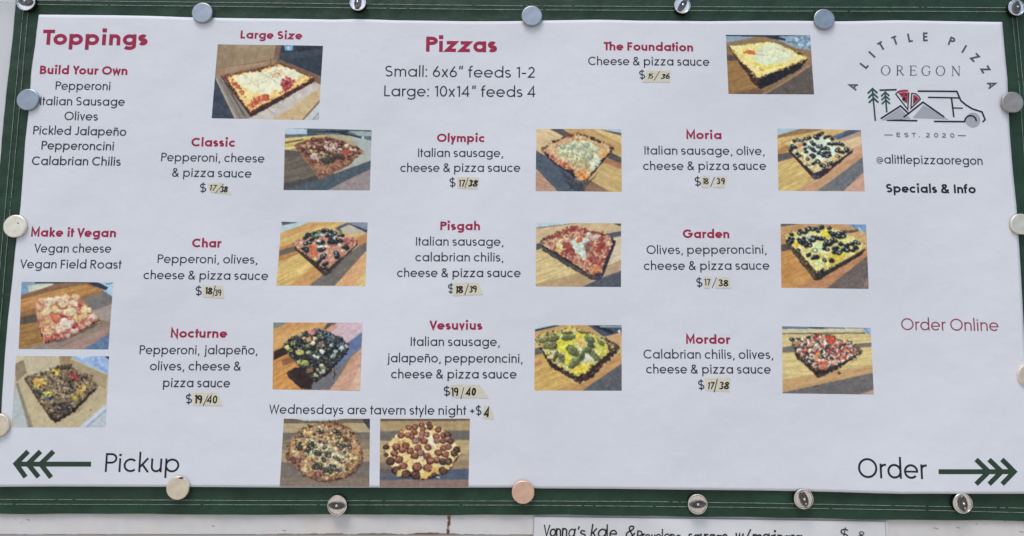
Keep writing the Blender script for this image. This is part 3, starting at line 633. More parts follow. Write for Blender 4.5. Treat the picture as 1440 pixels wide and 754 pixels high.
def char(p):
    p.warp = 0.35; p.tex = 0.7
    p.fill(WOODL); A = -27
    planks(p, [([(60, 25), (400, 35), (60, 160)], (176, 188, 200), 6), ([(70, 28), (260, 34), (90, 70)], (84, 94, 104), 5), ([(60, 150), (370, 40), (640, 40), (50, 260)], (196, 150, 100), 30), ([(60, 215), (560, 60), (760, 45), (640, 110), (330, 180), (50, 335)], (206, 172, 112), 34), ([(50, 300), (200, 260), (190, 300), (50, 340)], (190, 130, 88), 20), ([(50, 335), (200, 290), (260, 340), (50, 400)], (104, 96, 86), 12), ([(45, 395), (260, 335), (290, 370), (45, 460)], (178, 124, 82), 18),
               ([(40, 455), (290, 360), (430, 500), (160, 700), (20, 708)], (204, 170, 110), 40), ([(160, 705), (430, 500), (540, 570), (370, 705)], (190, 140, 94), 22), ([(370, 708), (540, 570), (980, 220), (980, 340), (640, 710)], (112, 104, 102), 12), ([(640, 712), (975, 340), (965, 500), (840, 715)], (204, 156, 116), 24), ([(840, 715), (970, 540), (960, 715)], (206, 174, 124), 20), ([(700, 130), (960, 130), (985, 230), (800, 320)], (204, 166, 116), 24), ([(880, 200), (985, 150), (980, 250), (880, 300)], (184, 128, 92), 14),
               ([(640, 100), (760, 45), (820, 50), (700, 140)], (92, 92, 106), 8), ([(690, 110), (790, 60), (985, 150), (800, 160)], (178, 170, 160), 12), ([(780, 35), (992, 38), (990, 140)], (128, 134, 160), 6), ([(780, 42), (985, 120), (985, 150), (800, 62)], (66, 70, 90), 4)], A)
    p.poly([(190, 275), (360, 430), (530, 600), (600, 570), (885, 235), (800, 320), (560, 520), (440, 450)], (60, 50, 50), 6); p.line((220, 310), (520, 580), 22, (70, 52, 46)); p.line((545, 590), (870, 270), 34, (64, 60, 62))
    T = [(190, 265), (290, 205), (420, 140), (540, 105), (700, 150), (885, 228), (850, 290), (740, 390), (620, 480), (540, 560), (470, 480), (350, 390), (250, 310)]
    m = p.poly(T, (186, 130, 112), 7); p.specks(T, [(200, 150, 130), (170, 104, 90), (196, 140, 110), (206, 176, 156)], 200, 8, 22, m)
    p.specks([(740, 190), (870, 230), (840, 280), (750, 270)], [(176, 104, 100), (196, 150, 130), (150, 80, 80)], 50, 8, 18); p.specks([(370, 280), (440, 270), (430, 400), (390, 370)], [(206, 116, 84), (190, 90, 70)], 30, 9, 20); p.specks([(550, 300), (720, 300), (640, 470), (560, 460)], [(196, 146, 134), (178, 112, 106), (206, 166, 150)], 60, 8, 18)
    for x, y in ((350, 170), (330, 195), (400, 165), (430, 150), (470, 140), (520, 125), (560, 120), (600, 130), (640, 150), (450, 180), (500, 160), (400, 215), (440, 190), (590, 165), (560, 180), (630, 185), (690, 165), (720, 175), (600, 210), (640, 215), (690, 225), (660, 250), (590, 240), (620, 250), (710, 235), (345, 250), (330, 260), (370, 245), (335, 320), (345, 340), (310, 310), (470, 250), (490, 260), (510, 245), (480, 325), (500, 330), (520, 310), (510, 400), (530, 385), (480, 435), (470, 450), (530, 480), (550, 470), (540, 520), (660, 370), (655, 360), (665, 395), (760, 290), (770, 310), (740, 300), (560, 530)):
        p.olive(x, y, p.rs.uniform(26, 35), (34, 40, 50), (70, 78, 88), (196, 204, 210) if p.rs.rand() < .3 else None)
    for x, y in ((490, 165), (515, 172), (640, 195), (470, 235), (480, 295), (500, 290), (545, 290), (690, 275), (450, 170)): p.disc(x, y, 22, 12, (206, 212, 214), p.rs.uniform(-40, 40), .9, None, .4)
    for x, y in ((470, 150), (700, 155), (430, 180)): p.disc(x, y, 30, 16, (104, 128, 88), -30, .8, None, .4)
    p.disc(435, 425, 14, 18, (214, 190, 100)); p.edge(T, [(70, 56, 54), (120, 84, 72), (150, 100, 84)], 70, 6, 5, 11)

def pisgah(p):
    p.sat = .8
    p.fill(WOODL); A = -20
    planks(p, [([(40, 25), (480, 35), (45, 95)], (176, 196, 216), 5), ([(45, 78), (470, 35), (490, 45), (50, 100)], (140, 124, 116), 8), ([(45, 95), (480, 40), (970, 40), (965, 130), (800, 150), (45, 270)], (200, 168, 132), 22), ([(870, 38), (962, 40), (960, 70)], (70, 76, 82), 4), ([(45, 260), (130, 235), (160, 290), (45, 330)], (92, 90, 96), 8), ([(790, 150), (965, 118), (962, 175), (840, 200)], (90, 92, 112), 8), ([(840, 200), (965, 170), (965, 430), (780, 500)], (204, 182, 156), 20),
               ([(42, 325), (160, 300), (560, 590), (40, 700)], (204, 176, 126), 36), ([(40, 715), (40, 690), (540, 570), (660, 640), (560, 715)], (180, 146, 110), 24), ([(760, 520), (965, 430), (965, 550), (700, 640)], (186, 150, 124), 20), ([(540, 722), (700, 645), (965, 545), (965, 725)], (86, 90, 106), 12)], A)
    p.specks([(600, 720), (960, 560), (960, 720)], [(108, 112, 126), (64, 68, 84)], 90, 3, 7, a=.6)
    p.poly([(90, 240), (140, 350), (380, 500), (640, 640), (740, 640), (770, 560), (905, 230), (860, 190)], (66, 58, 66), 8); p.line((130, 320), (620, 610), 40, (84, 74, 76)); p.line((140, 290), (640, 590), 18, (50, 42, 48)); p.line((750, 600), (885, 240), 40, (58, 54, 78)); p.specks([(640, 600), (760, 560), (740, 650), (680, 660)], [(70, 62, 90), (44, 38, 50), (96, 84, 100)], 40, 7, 16)
    T = [(100, 240), (120, 205), (250, 150), (380, 85), (480, 65), (640, 120), (760, 135), (860, 190), (870, 260), (800, 420), (750, 560), (640, 590), (540, 540), (400, 430), (250, 350), (150, 290)]
    m = p.poly(T, (200, 160, 132), 8); p.specks(T, [(214, 186, 150), (190, 130, 110), (206, 170, 140), (170, 110, 100)], 220, 8, 22, m)
    p.specks(T, [(158, 62, 60), (172, 78, 70), (140, 56, 58), (184, 96, 80)], 175, 10, 26, m, mind=16)
    p.specks([(340, 100), (480, 70), (660, 120), (640, 150), (460, 110), (220, 200), (140, 215), (230, 160)], [(160, 60, 58), (180, 84, 70), (130, 56, 56)], 60, 9, 22)
    p.poly([(420, 220), (480, 190), (560, 260), (560, 320), (600, 380), (560, 430), (500, 360), (440, 330)], (196, 204, 196), 12); p.specks([(560, 200), (620, 200), (600, 240), (550, 250)], [(196, 208, 204)], 14, 10, 20); p.line((470, 290), (560, 330), 5, (130, 140, 132), .7); p.line((500, 270), (520, 330), 4, (130, 140, 132), .7)
    p.specks([(270, 220), (400, 170), (400, 210), (330, 260), (340, 330), (260, 290)], [(224, 206, 150), (214, 196, 140)], 36, 9, 20); p.specks([(250, 310), (330, 330), (310, 350)], [(204, 164, 84)], 16, 9, 18); p.specks([(600, 140), (720, 180), (700, 200), (600, 180)], [(214, 200, 200), (196, 180, 190)], 26, 9, 20)
    p.specks([(320, 230), (420, 260), (470, 400), (420, 380), (340, 320)], [(160, 66, 66), (176, 84, 80), (140, 60, 66)], 46, 9, 20); p.specks([(600, 380), (720, 400), (740, 470), (660, 470)], [(160, 70, 72), (184, 110, 100), (140, 60, 64)], 50, 9, 20); p.specks([(690, 250), (780, 240), (780, 340), (700, 350)], [(166, 60, 60), (150, 66, 66)], 40, 10, 22)
    p.disc(505, 215, 30, 36, (206, 96, 60), 20, 1, None, .3); p.poly([(640, 500), (740, 490), (740, 560), (650, 590)], (206, 124, 78), 10); p.specks([(640, 500), (740, 490), (740, 560), (650, 590)], [(214, 150, 100), (190, 90, 60)], 30, 7, 14); p.specks([(560, 250), (640, 230), (640, 340), (580, 330)], [(120, 80, 84), (150, 110, 110)], 20, 9, 20); p.specks([(480, 440), (570, 470), (570, 540)], [(190, 130, 110), (160, 80, 70), (206, 160, 120)], 40, 7, 14)
    p.edge(T, [(80, 52, 52), (120, 66, 60)], 60, 7, 6, 12); p.disc(130, 205, 20, 16, (74, 60, 48)); p.disc(185, 175, 20, 10, (110, 70, 50))

def garden(p):
    p.warp = 0.35; p.tex = 0.7
    p.fill((190, 148, 108)); A = -24
    planks(p, [([(35, 40), (240, 40), (40, 75)], (96, 96, 106), 5), ([(35, 70), (300, 42), (700, 45), (700, 110), (40, 200)], (186, 142, 100), 24), ([(700, 110), (850, 90), (860, 120), (730, 150)], (100, 84, 78), 8), ([(640, 45), (740, 45), (850, 100), (740, 110)], (184, 146, 116), 14), ([(730, 40), (945, 45), (940, 140)], (120, 146, 190), 5), ([(730, 140), (930, 130), (945, 280), (850, 230)], (196, 156, 112), 20), ([(40, 255), (120, 260), (160, 310), (45, 335)], (92, 84, 82), 8), ([(42, 190), (100, 200), (110, 255), (42, 260)], (176, 136, 100), 14),
               ([(40, 335), (170, 310), (400, 610), (200, 715), (42, 715)], (188, 136, 84), 36), ([(200, 718), (400, 610), (950, 320), (955, 380), (520, 720)], (182, 130, 98), 24), ([(520, 722), (955, 380), (975, 600), (975, 728)], (110, 98, 98), 12)], A)
    p.specks([(560, 720), (950, 400), (960, 720)], [(140, 126, 122), (82, 74, 78)], 220, 3, 8, a=.6); p.specks([(860, 720), (960, 620), (960, 720)], [(200, 150, 140)], 40, 3, 8, a=.6); p.line((860, 80), (900, 130), 14, (170, 190, 220)); p.line((800, 50), (840, 110), 8, (90, 110, 160))
    p.poly([(70, 165), (120, 290), (400, 640), (450, 630), (900, 360), (945, 290), (700, 450)], (66, 56, 52), 7); p.line((120, 260), (400, 610), 30, (86, 70, 56)); p.poly([(405, 560), (560, 510), (940, 300), (890, 370), (430, 640)], (56, 52, 52), 5); p.specks([(110, 250), (300, 430), (400, 560), (390, 600)], [(110, 92, 70), (60, 50, 46)], 40, 7, 15)
    T = [(75, 160), (180, 125), (330, 85), (480, 62), (600, 85), (720, 140), (860, 210), (940, 275), (780, 380), (650, 460), (540, 520), (420, 545), (320, 430), (220, 330), (120, 240)]
    m = p.poly(T, (214, 200, 136), 7); p.specks(T, [(222, 212, 160), (206, 184, 100), (226, 220, 180), (196, 170, 90)], 260, 8, 22, m)
    p.specks([(450, 130), (560, 110), (560, 180), (480, 170)], [(222, 200, 70), (206, 186, 50)], 50, 9, 22); p.specks([(380, 230), (480, 240), (490, 350), (400, 320)], [(206, 214, 176), (196, 206, 150)], 40, 10, 24); p.specks([(540, 370), (740, 350), (660, 440), (540, 480)], [(214, 190, 60), (200, 176, 60), (206, 180, 90)], 70, 9, 20); p.specks([(170, 240), (230, 250), (210, 290)], [(220, 180, 50)], 22, 9, 18); p.specks([(400, 420), (500, 410), (500, 500), (420, 510)], [(216, 212, 160), (206, 200, 130)], 40, 9, 22); p.specks([(640, 200), (760, 190), (680, 260)], [(212, 206, 120)], 30, 8, 20)
    for x, y in ((150, 150), (130, 190), (160, 200), (120, 220), (150, 230), (240, 110), (230, 140), (265, 130), (310, 95), (330, 90), (300, 130), (380, 95), (400, 90), (440, 80), (470, 75), (430, 120), (550, 85), (560, 130), (230, 205), (250, 230), (280, 190), (290, 230), (270, 250), (320, 250), (340, 235), (310, 270), (350, 270), (340, 195), (380, 180), (400, 190), (380, 215), (430, 190), (470, 195), (490, 190), (520, 225), (540, 240), (510, 260), (560, 250), (600, 225), (620, 220), (590, 150), (620, 150), (650, 140), (680, 150), (640, 170), (660, 180), (700, 170), (690, 130), (500, 300), (530, 310), (600, 300), (620, 320), (600, 340), (640, 345), (660, 345), (630, 290), (700, 310), (720, 300), (740, 290), (720, 270), (670, 250), (750, 260), (740, 315), (790, 250), (830, 230), (850, 240), (830, 290), (800, 320), (400, 390), (380, 400), (420, 385), (500, 420), (575, 425), (330, 365), (215, 320), (860, 240), (580, 200), (480, 530)):
        p.olive(x, y, p.rs.uniform(24, 36), (36, 40, 52), (72, 78, 90), (206, 206, 190) if p.rs.rand() < .22 else None)
    p.disc(400, 320, 30, 26, (110, 120, 110)); p.disc(400, 320, 18, 15, (196, 204, 180)); p.specks([(250, 160), (330, 165), (420, 200), (330, 200)], [(196, 200, 204), (176, 180, 190)], 16, 7, 18); p.edge(T, [(110, 86, 60), (180, 150, 90)], 60, 6, 5, 12)
def vegan_sausage(p):
    p.relief = .2; p.warp = 1.5; p.sat = .84; p.tex = .5
    p.fill((150, 116, 86)); A = -16
    planks(p, [([(50, 35), (200, 40), (420, 40), (50, 185)], (120, 150, 190), 6), ([(120, 75), (390, 40), (360, 90), (130, 140)], (196, 196, 180), 30), ([(190, 32), (760, 30), (760, 45), (200, 52)], (50, 52, 62), 4), ([(50, 170), (400, 60), (800, 45), (820, 90), (50, 230)], (140, 102, 78), 20), ([(50, 215), (400, 120), (700, 60), (880, 120), (660, 200), (50, 370)], (186, 132, 78), 30), ([(50, 340), (200, 300), (200, 370), (50, 400)], (150, 104, 66), 18), ([(45, 395), (200, 360), (230, 460), (40, 490)], (96, 82, 78), 10), ([(40, 470), (240, 440), (290, 650), (30, 720)], (156, 112, 66), 28),
               ([(680, 195), (900, 120), (990, 190), (990, 265), (780, 330)], (120, 112, 116), 12), ([(640, 190), (840, 120), (890, 150), (690, 210)], (150, 108, 76), 12), ([(780, 330), (985, 260), (980, 450), (860, 420)], (158, 142, 138), 18), ([(30, 722), (280, 660), (860, 440), (975, 440), (970, 500), (560, 660), (420, 722)], (146, 124, 116), 20), ([(420, 722), (560, 660), (970, 490), (965, 560), (680, 722)], (160, 128, 122), 18), ([(680, 722), (965, 555), (940, 725)], (92, 116, 156), 10)], A)
    p.poly([(830, 35), (1000, 40), (990, 190), (880, 110)], (164, 190, 220), 4); p.poly([(740, 35), (830, 38), (940, 90), (920, 120), (760, 60)], (52, 60, 78), 4); p.specks([(720, 715), (950, 580), (940, 715)], [(116, 140, 176), (70, 94, 136)], 120, 3, 7, a=.7); p.line((920, 60), (990, 45), 8, (70, 90, 110))
    p.poly([(195, 270), (250, 560), (278, 668), (480, 600), (862, 430), (840, 400), (500, 520)], (56, 44, 44), 5); p.poly([(300, 660), (860, 440), (850, 470), (480, 640)], (92, 76, 72), 8, a=.7)
    T = [(190, 260), (240, 200), (420, 190), (530, 168), (635, 165), (680, 230), (760, 310), (850, 415), (640, 530), (480, 590), (280, 650), (240, 480), (210, 350)]
    m = p.poly(T, (206, 152, 124), 8); p.specks(T, [(206, 130, 100), (214, 170, 130), (190, 90, 84), (200, 116, 96)], 200, 9, 24, m)
    p.specks([(360, 380), (470, 370), (640, 480), (590, 540), (400, 450)], [(166, 64, 74), (184, 84, 88), (150, 54, 66)], 70, 10, 24); p.specks([(620, 240), (680, 280), (660, 340), (630, 300)], [(160, 50, 60), (180, 76, 76)], 26, 10, 22); p.specks([(300, 570), (430, 560), (540, 540), (520, 590), (290, 640)], [(180, 84, 84), (206, 130, 116), (160, 66, 74)], 70, 8, 20); p.specks([(700, 400), (790, 360), (780, 430), (690, 460)], [(170, 76, 84), (214, 170, 160)], 40, 8, 18)
    def chunk(x, y, r, c, rot=0):
        p.disc(x + 6, y + 12, r * 1.02, r * .8, (160, 104, 84), rot, .8, None, .35); c = [v * .95 for v in c]; k = p.disc(x, y, r * .96, r * .72, c, rot, .86, None, .75); p.mottle(k, 16, 18)
        p.disc(x - r * .15, y - r * .2, r * .6, r * .4, [v + 8 for v in c], rot, .5, None, .6)
    for x, y, r, c in ((265, 225, 42, (220, 168, 124)), (345, 235, 62, (222, 206, 186)), (440, 205, 44, (226, 206, 180)), (510, 195, 46, (224, 190, 150)), (600, 190, 46, (224, 186, 150)), (300, 330, 58, (224, 204, 160)), (400, 310, 46, (222, 190, 136)), (470, 260, 54, (226, 204, 176)), (225, 300, 36, (220, 188, 150)), (560, 330, 66, (228, 208, 170)), (590, 250, 40, (228, 212, 190)), (640, 410, 56, (218, 188, 118)), (720, 320, 56, (224, 206, 160)), (690, 370, 42, (222, 190, 140)), (500, 465, 84, (224, 208, 200)), (410, 400, 46, (214, 120, 90)), (350, 520, 56, (222, 190, 140)), (300, 440, 40, (222, 180, 116)), (780, 400, 46, (222, 206, 196)), (440, 530, 40, (226, 190, 166)), (600, 530, 40, (224, 196, 190)), (250, 400, 34, (214, 150, 120)), (450, 330, 30, (222, 206, 170)), (530, 580, 30, (206, 170, 160))): chunk(x, y, r, c, p.rs.uniform(-30, 30))
    p.specks(T, [(176, 84, 84), (196, 116, 100), (206, 140, 110)], 75, 7, 17, m, .75)
    p.specks(T, [(226, 210, 186), (214, 180, 140), (190, 110, 96)], 110, 4, 9, m, .8); p.edge(T, [(190, 110, 90), (220, 180, 150)], 50, 7, 5, 11, [9, 10, 11, 12])

def vegan_roast(p):
    p.sat = .86; p.relief = .5
    p.fill((186, 170, 148))
    p.poly([(30, 15), (130, 15), (480, 20), (480, 130), (150, 200)], (186, 168, 146)); p.poly([(30, 15), (110, 18), (118, 60), (40, 100)], (198, 182, 160)); p.poly([(30, 100), (115, 55), (150, 190), (40, 280)], (142, 124, 106), 3)
    p.poly([(470, 15), (600, 20), (580, 120), (480, 120)], (156, 132, 104)); p.poly([(590, 15), (990, 15), (960, 210), (640, 60)], (150, 172, 214), 3); p.poly([(640, 15), (780, 15), (700, 60)], (186, 200, 226), 4); p.poly([(925, 22), (975, 25), (970, 55)], (42, 48, 60)); p.specks([(780, 30), (940, 40), (940, 160), (860, 140)], [(170, 188, 224), (128, 150, 200)], 20, 12, 30, a=.6)
    p.poly([(585, 50), (950, 200), (940, 350), (860, 310), (600, 120)], (164, 142, 116), 3); p.line((590, 50), (955, 205), 6, (196, 178, 152)); p.poly([(580, 110), (860, 300), (850, 330), (560, 150)], (128, 104, 84), 6, a=.8)
    p.poly([(40, 285), (140, 215), (420, 670), (500, 690), (420, 735), (180, 735)], (186, 166, 138), 3); p.poly([(20, 735), (0, 560), (45, 290), (200, 735)], (172, 176, 184), 2); p.poly([(40, 300), (60, 285), (215, 735), (165, 735)], (140, 126, 112), 2)
    p.poly([(420, 690), (860, 330), (945, 360), (940, 480), (660, 735), (400, 735)], (182, 162, 134), 3); p.mottle(p.mask([(420, 690), (860, 330), (945, 360), (940, 480), (660, 735)]), 6, 80)
    p.poly([(660, 735), (945, 485), (940, 735)], (178, 182, 196)); p.line((690, 735), (945, 520), 14, (196, 200, 216)); p.line((740, 735), (940, 560), 9, (122, 138, 186)); p.disc(655, 548, 8, 6, (60, 50, 46)); p.disc(787, 558, 8, 5, (60, 50, 46)); p.specks([(460, 690), (800, 400), (700, 560)], [(160, 138, 112)], 30, 5, 20, a=.5)
    p.poly([(130, 240), (250, 440), (400, 672), (440, 690), (620, 585), (865, 325), (640, 430), (430, 600)], (46, 38, 40), 8); p.line((140, 270), (400, 660), 14, (92, 66, 58))
    T = [(130, 235), (230, 210), (320, 170), (440, 140), (520, 105), (590, 130), (680, 190), (780, 240), (855, 315), (740, 420), (600, 560), (440, 650), (330, 540), (240, 420), (180, 330)]
    m = p.poly(T, (134, 112, 90), 8); p.specks(T, [(150, 126, 100), (100, 84, 72), (176, 152, 120), (80, 68, 62), (120, 98, 84)], 420, 7, 17, m)
    p.specks([(300, 220), (480, 200), (640, 340), (560, 480), (380, 380)], [(164, 138, 116), (190, 166, 140), (130, 106, 90), (110, 92, 80)], 200, 6, 14); p.specks([(210, 240), (320, 250), (350, 310), (220, 340)], [(212, 180, 90), (200, 160, 80), (180, 130, 84)], 70, 9, 18); p.specks([(390, 155), (470, 165), (460, 200), (400, 190)], [(214, 186, 70)], 20, 9, 18); p.specks([(310, 380), (390, 370), (400, 410), (320, 410)], [(204, 196, 76)], 20, 9, 18); p.specks([(580, 420), (650, 420), (640, 460)], [(178, 160, 60)], 12, 10, 18)
    p.specks([(540, 180), (620, 190), (680, 240), (620, 280), (570, 230)], [(86, 56, 80), (170, 66, 60), (150, 60, 70)], 46, 9, 20); p.specks([(640, 320), (740, 310), (720, 400), (650, 390)], [(196, 160, 90), (170, 140, 84)], 40, 8, 18); p.specks([(430, 120), (590, 120), (580, 150), (440, 150)], [(66, 58, 58), (90, 78, 66)], 40, 9, 18); p.specks([(400, 500), (600, 480), (560, 580), (440, 620)], [(66, 56, 62), (50, 44, 52), (96, 82, 80)], 70, 9, 20); p.specks([(320, 430), (400, 420), (380, 480)], [(70, 70, 90), (110, 110, 126)], 24, 9, 18); p.specks([(200, 380), (300, 370), (340, 340), (280, 410)], [(50, 46, 54), (70, 66, 70)], 36, 9, 18); p.specks([(380, 580), (480, 570), (430, 640)], [(120, 90, 84), (90, 66, 64)], 40, 8, 16); p.specks([(560, 240), (620, 260), (620, 380), (580, 390)], [(56, 50, 60), (80, 70, 76)], 30, 8, 16)
    p.specks(T, [(52, 44, 42), (66, 54, 48), (44, 40, 44)], 120, 6, 14, m, .85); p.specks(T, [(196, 170, 120), (180, 156, 124), (150, 146, 80)], 70, 5, 12, m, .8)
    p.edge(T, [(60, 50, 46), (90, 76, 62), (110, 92, 70)], 110, 9, 6, 14)

def nocturne(p):
    p.warp = 1.0; p.tex = .8; p.relief = .4; p.sat = .9
    p.fill((186, 138, 96)); A = -30
    planks(p, [([(30, 25), (190, 30), (35, 110)], (120, 128, 122), 6), ([(35, 100), (200, 30), (520, 28), (40, 240)], (194, 142, 92), 30), ([(35, 190), (560, 30), (640, 30), (440, 110), (40, 310)], (204, 156, 102), 30), ([(560, 95), (600, 35), (700, 30), (600, 110)], (92, 84, 92), 8), ([(600, 110), (700, 30), (970, 28), (965, 130), (800, 250)], (196, 168, 182), 22), ([(570, 110), (650, 50), (720, 60), (630, 130)], (190, 140, 120), 14), ([(800, 250), (965, 125), (955, 300), (820, 400), (640, 560)], (104, 118, 160), 14), ([(40, 330), (150, 280), (190, 350), (40, 420)], (60, 44, 44), 8), ([(40, 420), (200, 350), (290, 460), (40, 640)], (190, 130, 78), 34), ([(120, 420), (230, 380), (270, 430), (140, 480)], (140, 92, 64), 14), ([(30, 720), (40, 560), (290, 450), (340, 720)], (198, 138, 80), 36),
               ([(330, 725), (560, 600), (700, 480), (820, 390), (870, 350), (640, 725)], (112, 108, 116), 12), ([(620, 728), (955, 290), (950, 480), (860, 735)], (196, 150, 134), 26), ([(820, 735), (950, 470), (945, 738)], (206, 168, 150), 20)], A)
    p.poly([(180, 555), (260, 490), (360, 500), (470, 640), (430, 722), (330, 720), (240, 640), (200, 600)], (58, 42, 44), 10, 40)
    p.poly([(660, 480), (690, 560), (660, 640), (670, 560)], (70, 66, 74), 5)
    T = [(140, 270), (210, 200), (330, 130), (480, 95), (600, 120), (740, 180), (820, 260), (800, 330), (700, 440), (600, 550), (480, 640), (410, 580), (300, 470), (200, 360)]
    p.poly([(x + 4, y + 10) for x, y in T], (40, 38, 42), 10)
    m = p.poly(T, (60, 62, 60), 9); p.specks(T, [(46, 48, 54), (74, 76, 72), (36, 38, 46), (92, 94, 86)], 320, 8, 18, m)
    for x, y in p.pts_in(T, 130, 26): p.olive(x, y, p.rs.uniform(17, 25), (36, 40, 48), (72, 80, 92), (150, 156, 160) if p.rs.rand() < .25 else None)
    p.specks([(480, 110), (620, 130), (800, 260), (780, 320), (620, 220)], [(40, 52, 70), (76, 96, 120), (120, 140, 156)], 100, 7, 15)
    for x, y, r, c in ((185, 290, 32, (206, 190, 110)), (240, 240, 26, (170, 160, 96)), (310, 335, 40, (190, 178, 104)), (360, 450, 44, (160, 158, 90)), (400, 200, 32, (206, 150, 110)), (440, 130, 36, (200, 130, 126)), (450, 240, 30, (214, 196, 160)), (545, 330, 30, (216, 214, 206)), (465, 380, 20, (200, 200, 190)), (500, 390, 20, (196, 196, 186)), (400, 335, 24, (170, 166, 140)), (640, 260, 22, (176, 190, 196)), (745, 295, 28, (176, 190, 206)), (660, 380, 30, (150, 160, 160)), (680, 330, 24, (160, 170, 170)), (540, 480, 30, (190, 176, 150)), (550, 535, 30, (196, 190, 166)), (420, 520, 34, (140, 104, 70)), (480, 570, 24, (176, 160, 120)), (530, 260, 36, (120, 96, 100)), (310, 150, 28, (160, 140, 96)), (350, 190, 22, (196, 170, 126)), (220, 320, 24, (150, 146, 96)), (300, 440, 22, (180, 170, 100)), (500, 520, 18, (170, 150, 120)), (390, 270, 26, (120, 124, 84)), (800, 270, 24, (190, 150, 140)), (470, 195, 24, (214, 190, 160))):
        p.disc(x, y, r, r * .75, c, p.rs.uniform(-40, 40), .95, None, .45); p.disc(x - r * .2, y - r * .2, r * .4, r * .3, [v + 22 for v in c], 0, .7, None, .4)
    p.specks(T, [(30, 32, 40), (46, 50, 56), (150, 146, 120), (128, 130, 104), (170, 168, 150)], 200, 5, 12, m)

def vesuvius(p):
    p.warp = 1.5; p.tex = .9; p.relief = .34
    p.fill(WOODL); A = -24
    planks(p, [([(40, 20), (330, 25), (45, 80)], (180, 196, 212), 6), ([(45, 72), (260, 25), (330, 25), (45, 100)], (60, 66, 78), 4), ([(45, 95), (330, 30), (640, 28), (780, 140), (45, 150)], (188, 148, 104), 20), ([(600, 25), (970, 25), (965, 130), (780, 150)], (74, 84, 102), 8), ([(780, 150), (965, 100), (960, 230), (900, 230)], (196, 154, 118), 16), ([(45, 270), (120, 260), (160, 320), (45, 350)], (100, 96, 98), 8), ([(42, 345), (170, 320), (440, 640), (250, 715), (40, 715)], (198, 160, 100), 40), ([(250, 718), (440, 640), (560, 640), (950, 310), (965, 440), (540, 720)], (186, 140, 96), 24), ([(540, 722), (968, 430), (968, 722)], (94, 94, 104), 12), ([(40, 430), (110, 400), (130, 440), (40, 470)], (184, 130, 90), 14)], A)
    p.poly([(650, 30), (730, 30), (880, 90), (860, 125), (760, 80)], (40, 46, 58), 4); p.disc(938, 90, 14, 16, (196, 204, 214)); p.line((740, 40), (960, 40), 18, (140, 160, 180)); p.specks([(600, 720), (960, 460), (960, 715)], [(120, 120, 128), (70, 70, 80)], 160, 3, 8, a=.6)
    p.poly([(50, 170), (150, 370), (220, 470), (430, 600), (520, 640), (660, 580), (950, 260), (800, 330), (560, 540)], (58, 42, 42), 9); p.specks([(200, 440), (480, 560), (640, 540), (940, 270), (900, 340), (640, 590), (500, 640)], [(80, 56, 52), (44, 34, 38), (104, 74, 64)], 120, 7, 16); p.specks([(790, 160), (940, 250), (860, 320), (800, 260)], [(76, 56, 50), (100, 76, 64)], 50, 8, 18)
    T = [(55, 165), (120, 120), (300, 80), (420, 50), (600, 95), (760, 165), (830, 250), (800, 340), (660, 450), (610, 520), (490, 570), (410, 520), (250, 430), (180, 370), (110, 260)]
    m = p.poly(T, (196, 186, 116), 9); p.specks(T, [(204, 196, 130), (180, 168, 90), (210, 204, 150), (160, 146, 90)], 240, 8, 22, m)
    p.specks([(60, 160), (280, 100), (270, 270), (150, 280), (110, 240)], [(150, 136, 90), (120, 108, 74), (176, 158, 110), (96, 86, 62)], 90, 9, 22); p.specks([(170, 330), (250, 290), (350, 430), (240, 430)], [(196, 180, 130), (206, 196, 160), (130, 110, 80)], 60, 8, 20)
    p.specks([(290, 180), (460, 200), (450, 300), (400, 460), (360, 420), (380, 320), (290, 270)], [(204, 196, 60), (190, 186, 50), (214, 206, 90)], 120, 9, 24); p.specks([(500, 110), (600, 110), (560, 160), (480, 190)], [(206, 186, 60), (214, 196, 80)], 50, 9, 22); p.specks([(640, 150), (760, 190), (820, 280), (760, 360), (700, 280)], [(190, 184, 80), (206, 200, 110), (170, 160, 60)], 100, 9, 22); p.specks([(430, 490), (640, 420), (600, 510), (490, 550)], [(220, 190, 60), (204, 170, 50), (224, 206, 120)], 110, 9, 22)
    p.specks([(480, 250), (560, 290), (680, 400), (560, 400), (580, 340)], [(206, 206, 190), (190, 196, 180), (216, 212, 196)], 50, 9, 22); p.specks([(470, 170), (570, 180), (550, 240), (480, 210)], [(206, 130, 80), (214, 176, 110)], 24, 8, 18)
    def jal(x, y, l, w, rot, c=(92, 102, 72)):
        p.disc(x + 5, y + 9, l * 1.05, w * 1.1, (66, 62, 46), rot, .7, None, .25); p.disc(x, y, l * .92, w * .9, c, rot, 1, None, .3); p.disc(x - 4, y - 5, l * .7, w * .55, (138, 144, 104), rot, .8, None, .35); p.disc(x, y, l * .5, w * .32, (88, 96, 62), rot, .8, None, .3)
    for a in ((440, 290, 74, 42, 42), (470, 410, 82, 38, -40), (660, 330, 100, 30, 50), (590, 280, 50, 34, -10), (620, 170, 58, 34, 20, (96, 116, 80)), (540, 345, 40, 32, -60, (66, 92, 80)), (400, 150, 78, 32, -4), (260, 350, 56, 20, -70, (72, 74, 54)), (335, 385, 34, 26, 60, (92, 110, 104)), (240, 160, 60, 34, -10, (108, 104, 72)), (210, 240, 66, 38, -12, (112, 106, 72)), (640, 235, 44, 20, 40, (58, 66, 60)), (740, 200, 50, 18, 40, (110, 110, 74)), (310, 340, 40, 22, 20, (110, 96, 66)), (120, 180, 50, 26, -20, (130, 120, 84)), (560, 98, 60, 12, 6, (96, 84, 56)), (380, 100, 60, 12, -4, (104, 96, 60))): jal(*a)
    p.disc(645, 215, 20, 26, (76, 84, 96)); p.disc(415, 60, 20, 30, (206, 176, 70), 0, 1, None, .4); p.edge(T, [(110, 90, 60), (206, 186, 140), (80, 62, 50)], 80, 7, 6, 13)

